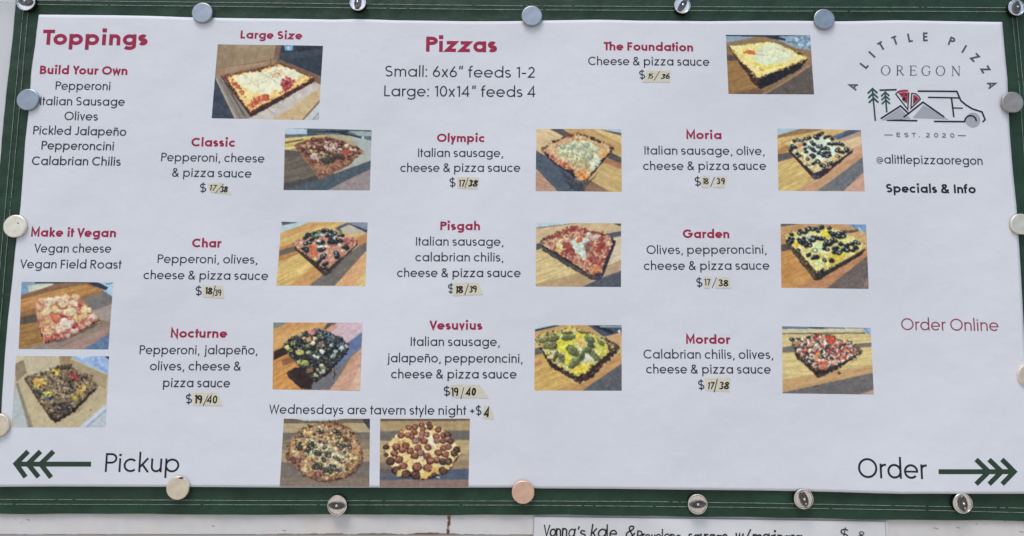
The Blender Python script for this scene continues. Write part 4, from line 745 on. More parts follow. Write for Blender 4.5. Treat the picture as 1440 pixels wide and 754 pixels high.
def mordor(p):
    p.sat = .84; p.relief = .36; p.warp = 1.3
    p.fill((200, 176, 130)); A = -6
    planks(p, [([(35, 20), (980, 38), (970, 60), (40, 55)], (112, 120, 150), 6), ([(320, 30), (480, 32), (470, 48), (330, 46)], (70, 84, 90), 3), ([(40, 52), (880, 45), (910, 85), (40, 100)], (198, 186, 156), 14), ([(40, 92), (960, 82), (960, 108), (40, 112)], (132, 116, 100), 6), ([(40, 108), (965, 100), (970, 195), (40, 240)], (204, 180, 128), 26), ([(40, 240), (200, 215), (780, 205), (970, 190), (970, 235), (40, 300)], (120, 112, 110), 8), ([(40, 300), (970, 235), (980, 425), (700, 470), (40, 580)], (206, 180, 126), 32), ([(40, 575), (980, 420), (985, 510), (500, 610), (40, 710)], (190, 148, 106), 20), ([(40, 710), (985, 505), (990, 690), (850, 730), (40, 730)], (110, 104, 108), 10), ([(840, 732), (990, 680), (990, 735)], (180, 146, 132), 12)], A)
    p.poly([(860, 40), (970, 42), (965, 110), (910, 95)], (150, 168, 206), 3); p.line((900, 45), (940, 100), 7, (84, 104, 160)); p.line((690, 35), (730, 55), 8, (206, 206, 190)); p.specks([(100, 710), (980, 530), (980, 680), (500, 725)], [(132, 126, 130), (90, 84, 90)], 160, 3, 6, a=.5)
    p.poly([(360, 500), (420, 560), (700, 440), (880, 300), (860, 330), (720, 430), (470, 520)], (130, 96, 70), 8, a=.6); p.poly([(200, 370), (330, 420), (380, 500), (330, 480)], (160, 130, 90), 8, a=.7)
    p.poly([(130, 160), (195, 370), (240, 385), (380, 530), (410, 558), (470, 545), (640, 450), (875, 300), (840, 270), (540, 420), (400, 470)], (74, 56, 52), 7); p.poly([(380, 500), (520, 470), (860, 300), (690, 420), (420, 556)], (60, 48, 48), 6); p.specks([(390, 490), (640, 420), (660, 440), (430, 550)], [(84, 66, 60), (48, 40, 42)], 50, 7, 15)
    T = [(130, 155), (240, 150), (400, 105), (530, 100), (620, 160), (760, 185), (870, 290), (680, 390), (520, 470), (400, 480), (310, 410), (240, 360), (190, 300)]
    m = p.poly(T, (196, 160, 140), 8); p.specks(T, [(206, 176, 160), (216, 204, 196), (186, 120, 106), (206, 140, 120)], 200, 8, 20, m)
    for x, y in p.pts_in(T, 84, 30): p.olive(x, y, p.rs.uniform(22, 34), (44, 58, 62), (84, 98, 100), (190, 200, 196) if p.rs.rand() < .35 else None, .6)
    p.specks(T, [(186, 70, 66), (206, 106, 90), (170, 60, 62), (214, 130, 110)], 78, 13, 27, m, mind=26); p.specks(T, [(220, 214, 208), (206, 214, 206), (226, 206, 196)], 74, 9, 20, m, mind=20); p.specks([(510, 130), (590, 130), (580, 200), (520, 200)], [(196, 66, 52), (214, 110, 80)], 40, 9, 20); p.specks([(410, 400), (510, 390), (500, 460), (430, 470)], [(200, 106, 84), (180, 84, 70), (214, 140, 110)], 40, 9, 20); p.disc(405, 320, 36, 24, (214, 136, 84), -10, 1, None, .3)
    p.specks([(150, 190), (240, 170), (230, 210), (170, 230)], [(190, 140, 96), (170, 116, 80)], 30, 8, 16); p.specks([(780, 220), (860, 290), (780, 310)], [(190, 140, 110), (206, 130, 110), (96, 70, 60)], 30, 8, 16); p.edge(T, [(90, 66, 54), (130, 96, 70), (56, 48, 46)], 90, 8, 6, 13)
    p.disc(632, 508, 20, 16, (110, 60, 52), 40, 1, None, .4); p.disc(390, 645, 34, 10, (92, 70, 66), -10, .8, None, .3)

def round_bg(p, top, rows):
    for (y0, y1, col, amp) in rows: p.poly([(0, y0), (1010, y0 - 6), (1010, y1 - 6), (0, y1)], col, grain=(-1, amp))
def tavern_olive(p):
    p.warp = .45; p.tex = .6; p.sat = .74; p.relief = .4
    round_bg(p, 0, [(0, 75, (118, 98, 86), 10), (70, 172, (176, 150, 118), 20), (168, 240, (116, 104, 98), 14), (236, 350, (140, 120, 102), 16), (346, 475, (172, 144, 112), 22), (470, 632, (118, 104, 102), 14), (628, 760, (134, 112, 102), 14)])
    p.poly([(140, 15), (720, 15), (560, 40), (300, 42)], (186, 190, 204), 3); p.poly([(880, 15), (985, 15), (980, 160), (930, 90)], (66, 70, 78), 6)
    O = [(115, 310), (150, 230), (250, 140), (380, 85), (500, 55), (640, 65), (740, 120), (830, 210), (880, 320), (895, 420), (860, 500), (800, 570), (700, 630), (560, 655), (430, 670), (350, 620), (260, 590), (230, 540), (150, 480), (100, 420), (125, 390)]
    p.poly([(x + 4, y + 10) for x, y in O], (62, 46, 44), 6)
    m = p.poly(O, (162, 114, 78), 7); p.mottle(m, 24, 40); p.specks(O, [(182, 132, 86), (150, 98, 72), (200, 156, 102), (128, 80, 66)], 320, 9, 24, m)
    I = [(150, 320), (250, 160), (400, 100), (520, 80), (650, 110), (760, 170), (840, 300), (860, 420), (790, 530), (660, 600), (520, 640), (380, 600), (270, 570), (240, 500), (160, 440)]
    p.specks(I, [(208, 182, 122), (198, 168, 108), (216, 200, 150), (184, 142, 104), (172, 128, 112)], 520, 8, 20, m)
    p.specks([(340, 240), (560, 300), (700, 360), (760, 470), (520, 600), (440, 460), (330, 380)], [(206, 204, 170), (196, 196, 156), (190, 160, 140), (212, 200, 150)], 260, 8, 20, m); p.specks([(790, 290), (870, 310), (860, 420), (800, 380)], [(200, 140, 92), (180, 118, 82)], 50, 9, 18, m); p.specks([(270, 120), (350, 120), (350, 180), (280, 180)], [(214, 166, 96), (220, 180, 110)], 40, 9, 20, m); p.specks([(140, 420), (250, 430), (230, 520), (160, 470)], [(110, 64, 66), (140, 80, 70)], 40, 9, 20, m); p.specks([(380, 580), (500, 560), (500, 620), (420, 640)], [(130, 80, 76), (110, 66, 66)], 40, 9, 20, m)
    p.specks(I, [(176, 128, 116), (160, 112, 104)], 60, 12, 26, m, .7)
    for x, y in ((250, 170), (265, 195), (240, 190), (390, 180), (430, 140), (450, 165), (475, 150), (320, 205), (610, 150), (640, 150), (650, 175), (630, 180), (650, 205), (240, 270), (230, 300), (250, 310), (215, 310), (235, 330), (345, 265), (370, 265), (330, 300), (350, 300), (375, 285), (320, 330), (345, 335), (365, 320), (330, 360), (405, 310), (450, 255), (510, 262), (390, 360), (420, 360), (440, 370), (410, 385), (440, 390), (460, 370), (520, 370), (545, 365), (520, 400), (545, 405), (480, 430), (490, 450), (500, 315), (720, 240), (630, 280), (640, 295), (690, 290), (670, 330), (700, 300), (740, 300), (755, 290), (705, 365), (730, 408), (640, 440), (605, 415), (295, 405), (410, 480), (430, 500), (400, 510), (385, 525), (440, 520), (460, 530), (455, 500), (415, 530), (560, 500), (580, 500), (600, 510), (510, 540), (530, 530), (550, 540), (575, 550), (520, 560), (560, 570), (620, 550), (655, 555), (730, 540), (300, 350), (600, 150), (760, 320)):
        r = p.rs.uniform(17, 24); p.disc(x, y + 2, r, r * .86, (44, 46, 48)); p.disc(x - 1, y - 1, r * .62, r * .52, (84, 86, 78) if p.rs.rand() < .6 else (150, 140, 110))
        if p.rs.rand() < .5: p.disc(x, y, r * .36, r * .3, (160, 150, 116))
    p.specks(I, [(84, 58, 50), (70, 54, 46), (104, 70, 56), (52, 52, 48)], 130, 6, 13, m, .85)
    p.edge(O, [(104, 68, 54), (80, 52, 46), (140, 94, 66)], 150, 10, 7, 16); p.line((487, 440), (487, 640), 5, (96, 76, 64), .5)

def tavern_pepperoni(p):
    p.warp = .3; p.tex = .4; p.sat = .95; p.relief = .16
    round_bg(p, 0, [(0, 52, (112, 92, 82), 10), (48, 152, (166, 142, 110), 18), (148, 255, (112, 104, 102), 14), (250, 400, (178, 154, 120), 20), (394, 470, (158, 136, 112), 16), (466, 560, (150, 126, 104), 16), (545, 658, (84, 94, 114), 10), (655, 760, (138, 114, 110), 14)])
    p.poly([(40, 480), (150, 480), (200, 600), (40, 640)], (110, 96, 92), 4, a=.6)
    O = [(80, 310), (130, 270), (200, 190), (280, 130), (400, 85), (540, 70), (650, 105), (740, 170), (790, 250), (860, 330), (865, 380), (820, 440), (780, 520), (700, 580), (600, 610), (520, 640), (430, 640), (330, 610), (230, 625), (190, 570), (130, 490), (110, 420), (85, 390)]
    p.poly([(x + 5, y + 12) for x, y in O], (66, 56, 54), 8)
    m = p.poly(O, (220, 196, 148), 8); p.mottle(m, 12, 50); p.specks(O, [(222, 200, 150), (206, 172, 116), (228, 212, 170), (190, 146, 100)], 420, 7, 18, m)
    p.specks([(430, 420), (560, 180), (640, 280), (560, 340), (470, 480)], [(220, 206, 186), (212, 196, 170)], 90, 9, 22, m); p.specks([(180, 280), (300, 230), (360, 300), (200, 340)], [(220, 186, 116), (160, 104, 60)], 90, 5, 12, m); p.specks([(240, 120), (300, 130), (280, 160)], [(206, 130, 90)], 24, 7, 14, m)
    for x, y, r, k in ((335, 110, 32, 0), (400, 100, 36, 0), (470, 80, 32, 0), (545, 75, 32, 1), (555, 105, 34, 1), (480, 125, 32, 0), (395, 155, 34, 0), (640, 130, 36, 0), (255, 190, 36, 0), (325, 185, 36, 0), (365, 205, 30, 0), (475, 175, 38, 2), (520, 180, 34, 2), (690, 185, 34, 0), (735, 180, 38, 1), (620, 200, 36, 0), (460, 215, 34, 2), (625, 245, 36, 2), (690, 245, 36, 0), (740, 230, 40, 2), (770, 250, 36, 1), (495, 250, 38, 0), (410, 245, 42, 2), (205, 305, 44, 0), (305, 295, 40, 0), (270, 340, 40, 0), (350, 350, 42, 0), (430, 320, 42, 0), (455, 370, 40, 2), (535, 315, 38, 0), (695, 320, 38, 0), (745, 310, 36, 2), (830, 340, 40, 3), (100, 310, 34, 3), (100, 390, 26, 3), (185, 375, 40, 0), (395, 400, 42, 0), (525, 405, 42, 0), (640, 370, 40, 0), (715, 385, 40, 0), (805, 375, 40, 1), (145, 455, 48, 1), (230, 440, 46, 0), (625, 445, 40, 0), (560, 450, 46, 0), (690, 460, 46, 3), (740, 460, 44, 1), (280, 505, 42, 0), (420, 515, 54, 0), (535, 525, 52, 0), (200, 550, 48, 1), (690, 555, 48, 1), (305, 590, 50, 1), (405, 600, 54, 1), (590, 600, 34, 1), (560, 620, 30, 3)):
        c, rim = (((150, 96, 82), (84, 52, 46)), ((106, 74, 66), (52, 40, 40)), ((156, 112, 106), (100, 68, 66)), ((80, 62, 58), (44, 38, 38)))[k]
        p.pep(x, y, r * .92, c, rim, .88)
        p.specks([(x - r * .5, y - r * .4), (x + r * .5, y - r * .4), (x + r * .5, y + r * .4), (x - r * .5, y + r * .4)], [tuple(min(255, v + 34) for v in c), tuple(v - 16 for v in c)], 5, r * .12, r * .3, a=.7)
    p.disc(235, 590, 26, 36, (206, 180, 120), 10, 1, None, .4); p.disc(115, 352, 18, 14, (214, 190, 150)); p.disc(640, 628, 24, 8, (180, 190, 200), 20, .9); p.specks([(500, 560), (560, 590), (520, 630), (470, 630)], [(220, 186, 120), (206, 160, 90)], 30, 8, 18); p.disc(735, 520, 30, 20, (212, 170, 130), -20, 1, None, .3); p.disc(610, 550, 40, 30, (204, 160, 100), 0, .9, None, .4)
    p.edge(O, [(110, 66, 52), (150, 96, 64)], 60, 7, 5, 11)

PHOTOS = [
 (large_box, [(307.3, 63.5), (455, 65.8), (448.6, 170), (299, 167.6)], (294, 58, .15657), 'printed picture of a large rectangular cheese pizza in an open cardboard box', (200, 148)),
 (foundation, [(1020, 50.3), (1138.2, 50.9), (1143.9, 133.8), (1023.9, 132.9)], (1016, 46, .122), 'printed picture of a plain yellow cheese pizza square, beside the logo', None),
 (classic, [(401.9, 181), (522.9, 183.5), (520.2, 268), (399, 267.7)], (396, 178, .122), 'printed picture of a reddish pepperoni pizza square on a board', None),
 (olympic, [(754.1, 182.5), (873.4, 182.8), (873.8, 270.7), (753, 269.7)], (748, 178, .1273), 'printed picture of a pale sausage pizza square on a striped board', None),
 (moria, [(1092.2, 181.3), (1209.6, 183.9), (1214.9, 270), (1093.7, 269)], (1088, 176, .1273), 'printed picture of a white pizza square dotted with black olive rings', None),
 (char, [(396, 312), (517.2, 313), (514, 402.8), (389, 401.9)], (386, 308, .13256), 'printed picture of a pizza square with black olives over pink pepperoni', None),
 (pisgah, [(753.9, 313.9), (873, 314.8), (873, 403.9), (753.2, 403.3)], (748, 310, .13), 'printed picture of a red chili and sausage pizza square', None),
 (garden, [(1096.6, 315.3), (1216.7, 316.4), (1220.7, 406.6), (1098, 404.9)], (1092, 310, .1327), 'printed picture of a pizza square with yellow peppers and black olives', None),
 (vegan_sausage, [(32, 396.8), (161.2, 397.5), (153.6, 491.6), (27.4, 491)], (24, 392, .1379), 'printed picture of a pizza square with lumpy pale vegan cheese', None),
 (vegan_roast, [(23.6, 501), (154.7, 501), (149.5, 601), (17.6, 601)], (18, 498, .1406), 'printed picture of a brown crumbly vegan pizza in a cardboard box', None),
 (nocturne, [(385.1, 453.8), (510.5, 454), (507.4, 549.8), (384, 547.6)], (380, 450, .1352), 'printed picture of a dark olive covered pizza square casting a shadow', None),
 (vesuvius, [(752, 457.3), (874, 457.3), (874, 549.5), (751.3, 549.3)], (746, 454, .1327), 'printed picture of a yellow green jalapeño pizza square', None),
 (mordor, [(1099, 459), (1223.9, 461.4), (1228, 555), (1099.4, 553.1)], (1094, 456, .1353), 'printed picture of a pizza square with red chilis and olives', None),
 (tavern_olive, [(400, 588.7), (521, 588.7), (519.9, 684.2), (394.3, 684.2)], (390, 586, .1353), 'printed picture of a round pizza with small black olives', None),
 (tavern_pepperoni, [(535.4, 588.7), (661, 588.7), (658.8, 684.8), (534.3, 684.8)], (530, 586, .1353), 'printed picture of a round pizza covered with pepperoni slices', None),
]
# ------------------------------------------------------------------ the trailer wall and the ground before it
def interp(pts, t, axis):
    p = np.array(pts, float); return np.interp(t, p[:, axis], p[:, 1 - axis])
WALL_Y, CANVAS_Y = 0.0054, 0.0022
g = grid_mesh('ground', *[a for a in (lambda X, Y: (X, Y, 0 * X))(*np.meshgrid(np.linspace(-25, 25, 30), np.linspace(-25, 1.5, 20)))], smooth=False)
ground = put('ground', g, M['ground']); ground['kind'] = 'structure'; ground['label'] = 'pale concrete ground in front of the trailer'

def box(v, f, x0, x1, y0, y1, z0, z1):
    o = len(v)
    v += [(x0, y0, z0), (x1, y0, z0), (x1, y1, z0), (x0, y1, z0), (x0, y0, z1), (x1, y0, z1), (x1, y1, z1), (x0, y1, z1)]
    f += [(o, o + 1, o + 5, o + 4), (o + 1, o + 2, o + 6, o + 5), (o + 2, o + 3, o + 7, o + 6), (o + 3, o, o + 4, o + 7), (o + 4, o + 5, o + 6, o + 7), (o + 3, o + 2, o + 1, o)]
wall = empty('trailer_wall', (0, WALL_Y, 0.45))
tag(wall, 'white painted metal trailer wall behind the green canvas, streaked with rust below it', 'wall')
def at_wall(o): o.parent = wall; o.matrix_parent_inverse = Matrix.Translation((0, -WALL_Y, -0.45))
_, z_seam = map(float, P(720, 751.5, WALL_Y)); _, z_mid = map(float, P(720, 700, WALL_Y))
v, f = [], []; box(v, f, -1.6, 1.6, WALL_Y, WALL_Y + 0.03, z_mid, 2.35)
at_wall(put('upper_panel', mesh('upper_panel', v, f), M['wall']))
# the strip below the canvas: weathered paint with rust runs
n, m = 1500, 110
UX, SS = np.meshgrid(np.linspace(-70, 1530, n), np.linspace(0, 1, m))
seam_y = np.interp(UX, [-70, 640, 1530], [751.6, 751.6, 757])
UY = 700 + (seam_y - 700) * SS
XX, ZZ = P(UX, UY, WALL_Y)
col = np.ones(XX.shape + (3,)) * np.array([208., 207., 205.])
col += (vnoise(UX, UY, 60, 1) * 10 + vnoise(UX, UY, 9, 2) * 5)[..., None]
def stain(mask, c, a): 
    col[mask] = col[mask] * (1 - a) + np.array(c) * a
warm = vnoise(UX, UY, 90, 7) + vnoise(UX, UY, 30, 8) * .5
col += np.clip(warm, 0, 1)[..., None] * np.array([10, 2, -12])
edge = UY - (seam_y - .4 - (np.clip(vnoise(UX, UX * 0, 26, 3) + .32, 0, 1) * 3.2 + np.clip(vnoise(UX, UX * 0, 5, 4) + .2, 0, 1) * 1.2) * np.interp(UX, [0, 380, 430, 640, 700, 1500], [.12, .1, 1.1, 1.1, .12, .1]))
stain(edge > 0, (120, 84, 58), .75); stain(edge > 1.0, (92, 62, 44), .7)
rx = 632 + 1.6 * vnoise(UY, UY * 0, 7, 5) * 2
run = np.abs(UX - rx + (UY - 724) * .06) - (1.0 + .9 * vnoise(UX * 0, UY, 3.5, 6) * 2)
stain((run < 1.1) & (UY > 721) & (vnoise(UX * 0, UY, 5, 11) > -.44), (168, 120, 80), .7); stain((run < 0) & (UY > 721) & (vnoise(UX * 0, UY, 5, 11) > -.36), (70, 48, 38), .9)
for i in range(28):
    rs = np.random.RandomState(500 + i); a, b, r = rs.uniform(0, 1440), rs.uniform(722, 751), rs.uniform(.4, 1.1)
    if 700 < a < 1260: continue
    stain(((UX - a) / r / rs.uniform(1, 3.2)) ** 2 + ((UY - b) / r) ** 2 < 1, (172, 168, 160), rs.uniform(.3, .7))
for a, b, w in ((1316, 743, 4), (1347, 742, 3), (1373, 737, 1.5), (1413, 733, 1.5), (1436, 748, 4), (400, 746, 3), (40, 731, 3), (300, 740, 2)): stain(((UX - a) / w) ** 2 + ((UY - b - .2 * (UX - a)) / .9) ** 2 < 1, (128, 124, 122), .7)
lm = grid_mesh('weathered_panel', XX, np.full_like(XX, WALL_Y - .0006), ZZ, s2l(np.clip(col, 0, 255)) * 1.06, smooth=False)
at_wall(put('weathered_panel', lm, M['wallpaint']))
v, f = [], []; box(v, f, -1.6, 1.6, WALL_Y + .004, WALL_Y + .03, 0.45, z_mid - .01)
at_wall(put('lower_panel', mesh('lower_panel', v, f), M['wall']))

# ------------------------------------------------------------------ green canvas with its stitched hem
top = [(-40, -11.5), (60, -9.5), (360, -7), (720, -3), (1080, -1.0), (1300, -.5), (1500, 0)]
TOPI = [(-40, 2), (60, 6.4), (360, 9.6), (720, 13.8), (1080, 15.6), (1300, 16), (1500, 17)]
BOTO = [(-80, 721.5), (0, 722), (360, 723.4), (720, 723.8), (900, 725), (1080, 727.8), (1250, 730.4), (1440, 732.8), (1560, 734)]
LEFTO = [(24, -20), (22.5, 5), (18.6, 50), (14.4, 90), (5.5, 170), (0.5, 232), (-8, 320), (-30, 560), (-48, 740)]
NX, NZ = 640, 190
t, s = np.meshgrid(np.linspace(0, 1, NX), np.linspace(0, 1, NZ))
ylin = -12 + s * 746
xl = interp([(b, a) for a, b in LEFTO], ylin.ravel(), 0).reshape(s.shape)
xr = 1458 + 0.066 * (ylin - 10)
cx = xl + (xr - xl) * t
yt = interp(top, cx.ravel(), 0).reshape(s.shape); yb = interp(BOTO, cx.ravel(), 0).reshape(s.shape)
wob = .7 * np.sin(cx * .021 + 1) + .5 * np.sin(cx * .053)
cy = yt + (yb + wob * .6 - yt) * s
x_, z_ = P(cx, cy, CANVAS_Y)
dB = (yb - cy); dT = cy - yt; dL = cx - xl; dR = xr - cx
dist = np.minimum(np.minimum(dB, dT), np.minimum(dL, dR))
hem = .0007 / (1 + np.exp((dist - 21) * 1.6))                                     # folded double at the hem
pk = .00028 * np.sin(cx * .9 + np.sin(cy * .3) * 2) * np.exp(-((dist - 17) / 9) ** 2) * (1 + np.sin(cx * .07)) 
fold = .0015 * (vnoise(cx, cy, 55, 21) + .5 * vnoise(cx + cy, cy, 22, 22)) + .0007 * vnoise(cx + .3 * cy, cy * .2, 11, 23) * (vnoise(cx, cy, 120, 24) + .6)
yy = CANVAS_Y - hem - pk - fold - .0004
def canvas_y(px, py):
    d = (np.abs(cx - px) + np.abs(cy - py) * 1.5); i = np.unravel_index(np.argmin(d), d.shape); return float(yy[i])
cm_ = grid_mesh('canvas', x_, yy, z_)
# pale thread, stitch by stitch
vs, fs = [list(p) for p in np.stack([x_, yy, z_], -1).reshape(-1, 3)], []
th_v, th_f = [], []
def seam(pts, pitch=4.0, wpx=.6):
    pts = np.array(pts, float); seg = np.hypot(*np.diff(pts, axis=0).T); L = np.concatenate([[0], np.cumsum(seg)])
    rs = np.random.RandomState(int(pts[0].sum() * 7) % 9999); q = 0
    yc = None
    while q < L[-1] - pitch:
        a, b = q, q + pitch * .95
        pa = [np.interp(a, L, pts[:, k]) for k in (0, 1)]; pb = [np.interp(b, L, pts[:, k]) for k in (0, 1)]
        q += pitch
        if rs.rand() < .02: continue
        d = np.array([pb[0] - pa[0], pb[1] - pa[1]]); d /= np.hypot(*d); nrm = np.array([-d[1], d[0]]); j = rs.uniform(-.1, .1)
        yc = canvas_y(*pa)
        h = wpx / 2 * rs.uniform(.75, 1.2); o = len(th_v)
        for (px, py), e in ((pa, 0), (pb, 1)):
            for sgn, up in ((1, 0), (.5, .00035), (-.5, .00035), (-1, 0)):
                qx, qy = px + nrm[0] * (h * sgn + j), py + nrm[1] * (h * sgn + j)
                X_, Z_ = P(qx, qy, yc - .0006 - up); th_v.append((float(X_), yc - .0006 - up, float(Z_)))
        for k in range(3): th_f.append((o + k, o + k + 1, o + 5 + k, o + 4 + k))
seam([(x - 0, y - 5.6) for x, y in TOPI]); seam(TOPI)
seam([(-30, 701.5), (0, 702.3), (250, 703.3), (360, 704), (720, 704.6), (900, 705.2), (1080, 707.8), (1300, 712), (1440, 714.6), (1500, 715.5)])
seam([(-30, 708.5), (0, 709), (250, 709.8), (360, 710), (720, 710.4), (900, 712), (1080, 714), (1300, 717.6), (1440, 721), (1500, 722)])
seam([(33, 8), (32, 20), (16.4, 190), (2, 352), (-22, 640)]); seam([(40, 8), (39, 20), (24, 190), (9, 352), (-15, 640)])
seam([(1423.5, 22), (1434, 130), (1449, 340), (1470, 690)]); seam([(1429.5, 22), (1440, 130), (1456, 340), (1477, 690)])
nv = len(x_.ravel())
canvas = empty('canvas_banner', (0, CANVAS_Y, float(P(720, 725, 0)[1])))
tag(canvas, 'dark green canvas banner with double stitched hem, fastened to the white trailer wall', 'banner')
def under(o, root): o.parent = root; o.matrix_parent_inverse = root.matrix_world.inverted() if False else Matrix.Translation(-Vector(root.location))
under(put('canvas_sheet', cm_, M['canvas']), canvas)
under(put('hem_thread', mesh('hem_thread', th_v, th_f), M['thread']), canvas)

# ------------------------------------------------------------------ the menu poster
poster = empty('menu_poster', (0, 0, float(P(720, 690, 0)[1])))
tag(poster, 'large white pizza menu poster with crimson headings and food pictures, on green canvas', 'menu poster')
Tp = [(57, 22.5), (110, 22.8), (160, 23), (210, 23.8), (265, 25.6), (310, 26.2), (360, 27), (440, 28.2), (470, 28.6), (500, 27.8), (520, 28.2), (560, 29.5), (650, 30.2), (720, 30.3), (780, 29.6), (815, 29.2), (840, 29), (870, 29.8), (900, 31), (990, 31.6), (1060, 30.6), (1120, 30.6), (1180, 31.2), (1260, 30), (1320, 31), (1408, 32)]
Bt = [(-6, 684.2), (75, 683.8), (150, 684.3), (250, 684.4), (360, 685), (500, 685.2), (720, 685.6), (760, 686.7), (860, 687.2), (960, 688.4), (1060, 689.4), (1120, 690.4), (1180, 691.7), (1230, 693.2), (1270, 694), (1300, 693.6), (1440, 693.8), (1452, 694)]
Lf = [(57, 22.5), (54, 45), (52, 65), (48, 90), (46, 105), (43, 150), (37, 200), (30.5, 290), (26, 330), (23, 355), (18.5, 400), (12.5, 450), (8, 500), (4, 560), (2.5, 600), (-6, 684.2)]
Rt = [(1408, 32), (1410.5, 60), (1413.5, 90), (1416, 112), (1417.5, 150), (1420, 190), (1424, 240), (1428.5, 290), (1430.5, 330), (1433, 380), (1435.5, 430), (1437.5, 470), (1440, 500), (1452, 694)]
NX, NZ = 300, 150
t, s = np.meshgrid(np.linspace(0, 1, NX), np.linspace(0, 1, NZ))
def along(c, q, ax):
    c = np.array(c, float); u = (c[:, ax] - c[0, ax]) / (c[-1, ax] - c[0, ax]); return np.stack([np.interp(q, u, c[:, 0]), np.interp(q, u, c[:, 1])], -1)
ct, cb, cl, cr = along(Tp, t, 0), along(Bt, t, 0), along(Lf, s, 1), along(Rt, s, 1)
c00, c10, c01, c11 = [np.array(q, float) for q in (Tp[0], Tp[-1], Bt[0], Bt[-1])]
T_, S_ = t[..., None], s[..., None]
co = (1 - S_) * ct + S_ * cb + (1 - T_) * cl + T_ * cr - ((1 - T_) * (1 - S_) * c00 + T_ * (1 - S_) * c10 + (1 - T_) * S_ * c01 + T_ * S_ * c11)
px_, pz_ = P(co[..., 0], co[..., 1])
pm = grid_mesh('paper_sheet', px_, -wave(px_, pz_), pz_)
sheet = put('paper_sheet', pm, M['paper'], None); under(sheet, poster)
so = sheet.modifiers.new('thickness', 'SOLIDIFY'); so.thickness = 0.0006; so.offset = -1

for fn, quad, crop, lab, res in PHOTOS:
    p = Print(quad, crop, len(fn.__name__) * 7 + int(quad[0][0]), *(res or (168, 124)))
    fn(p); under(p.build(None, lab), poster)

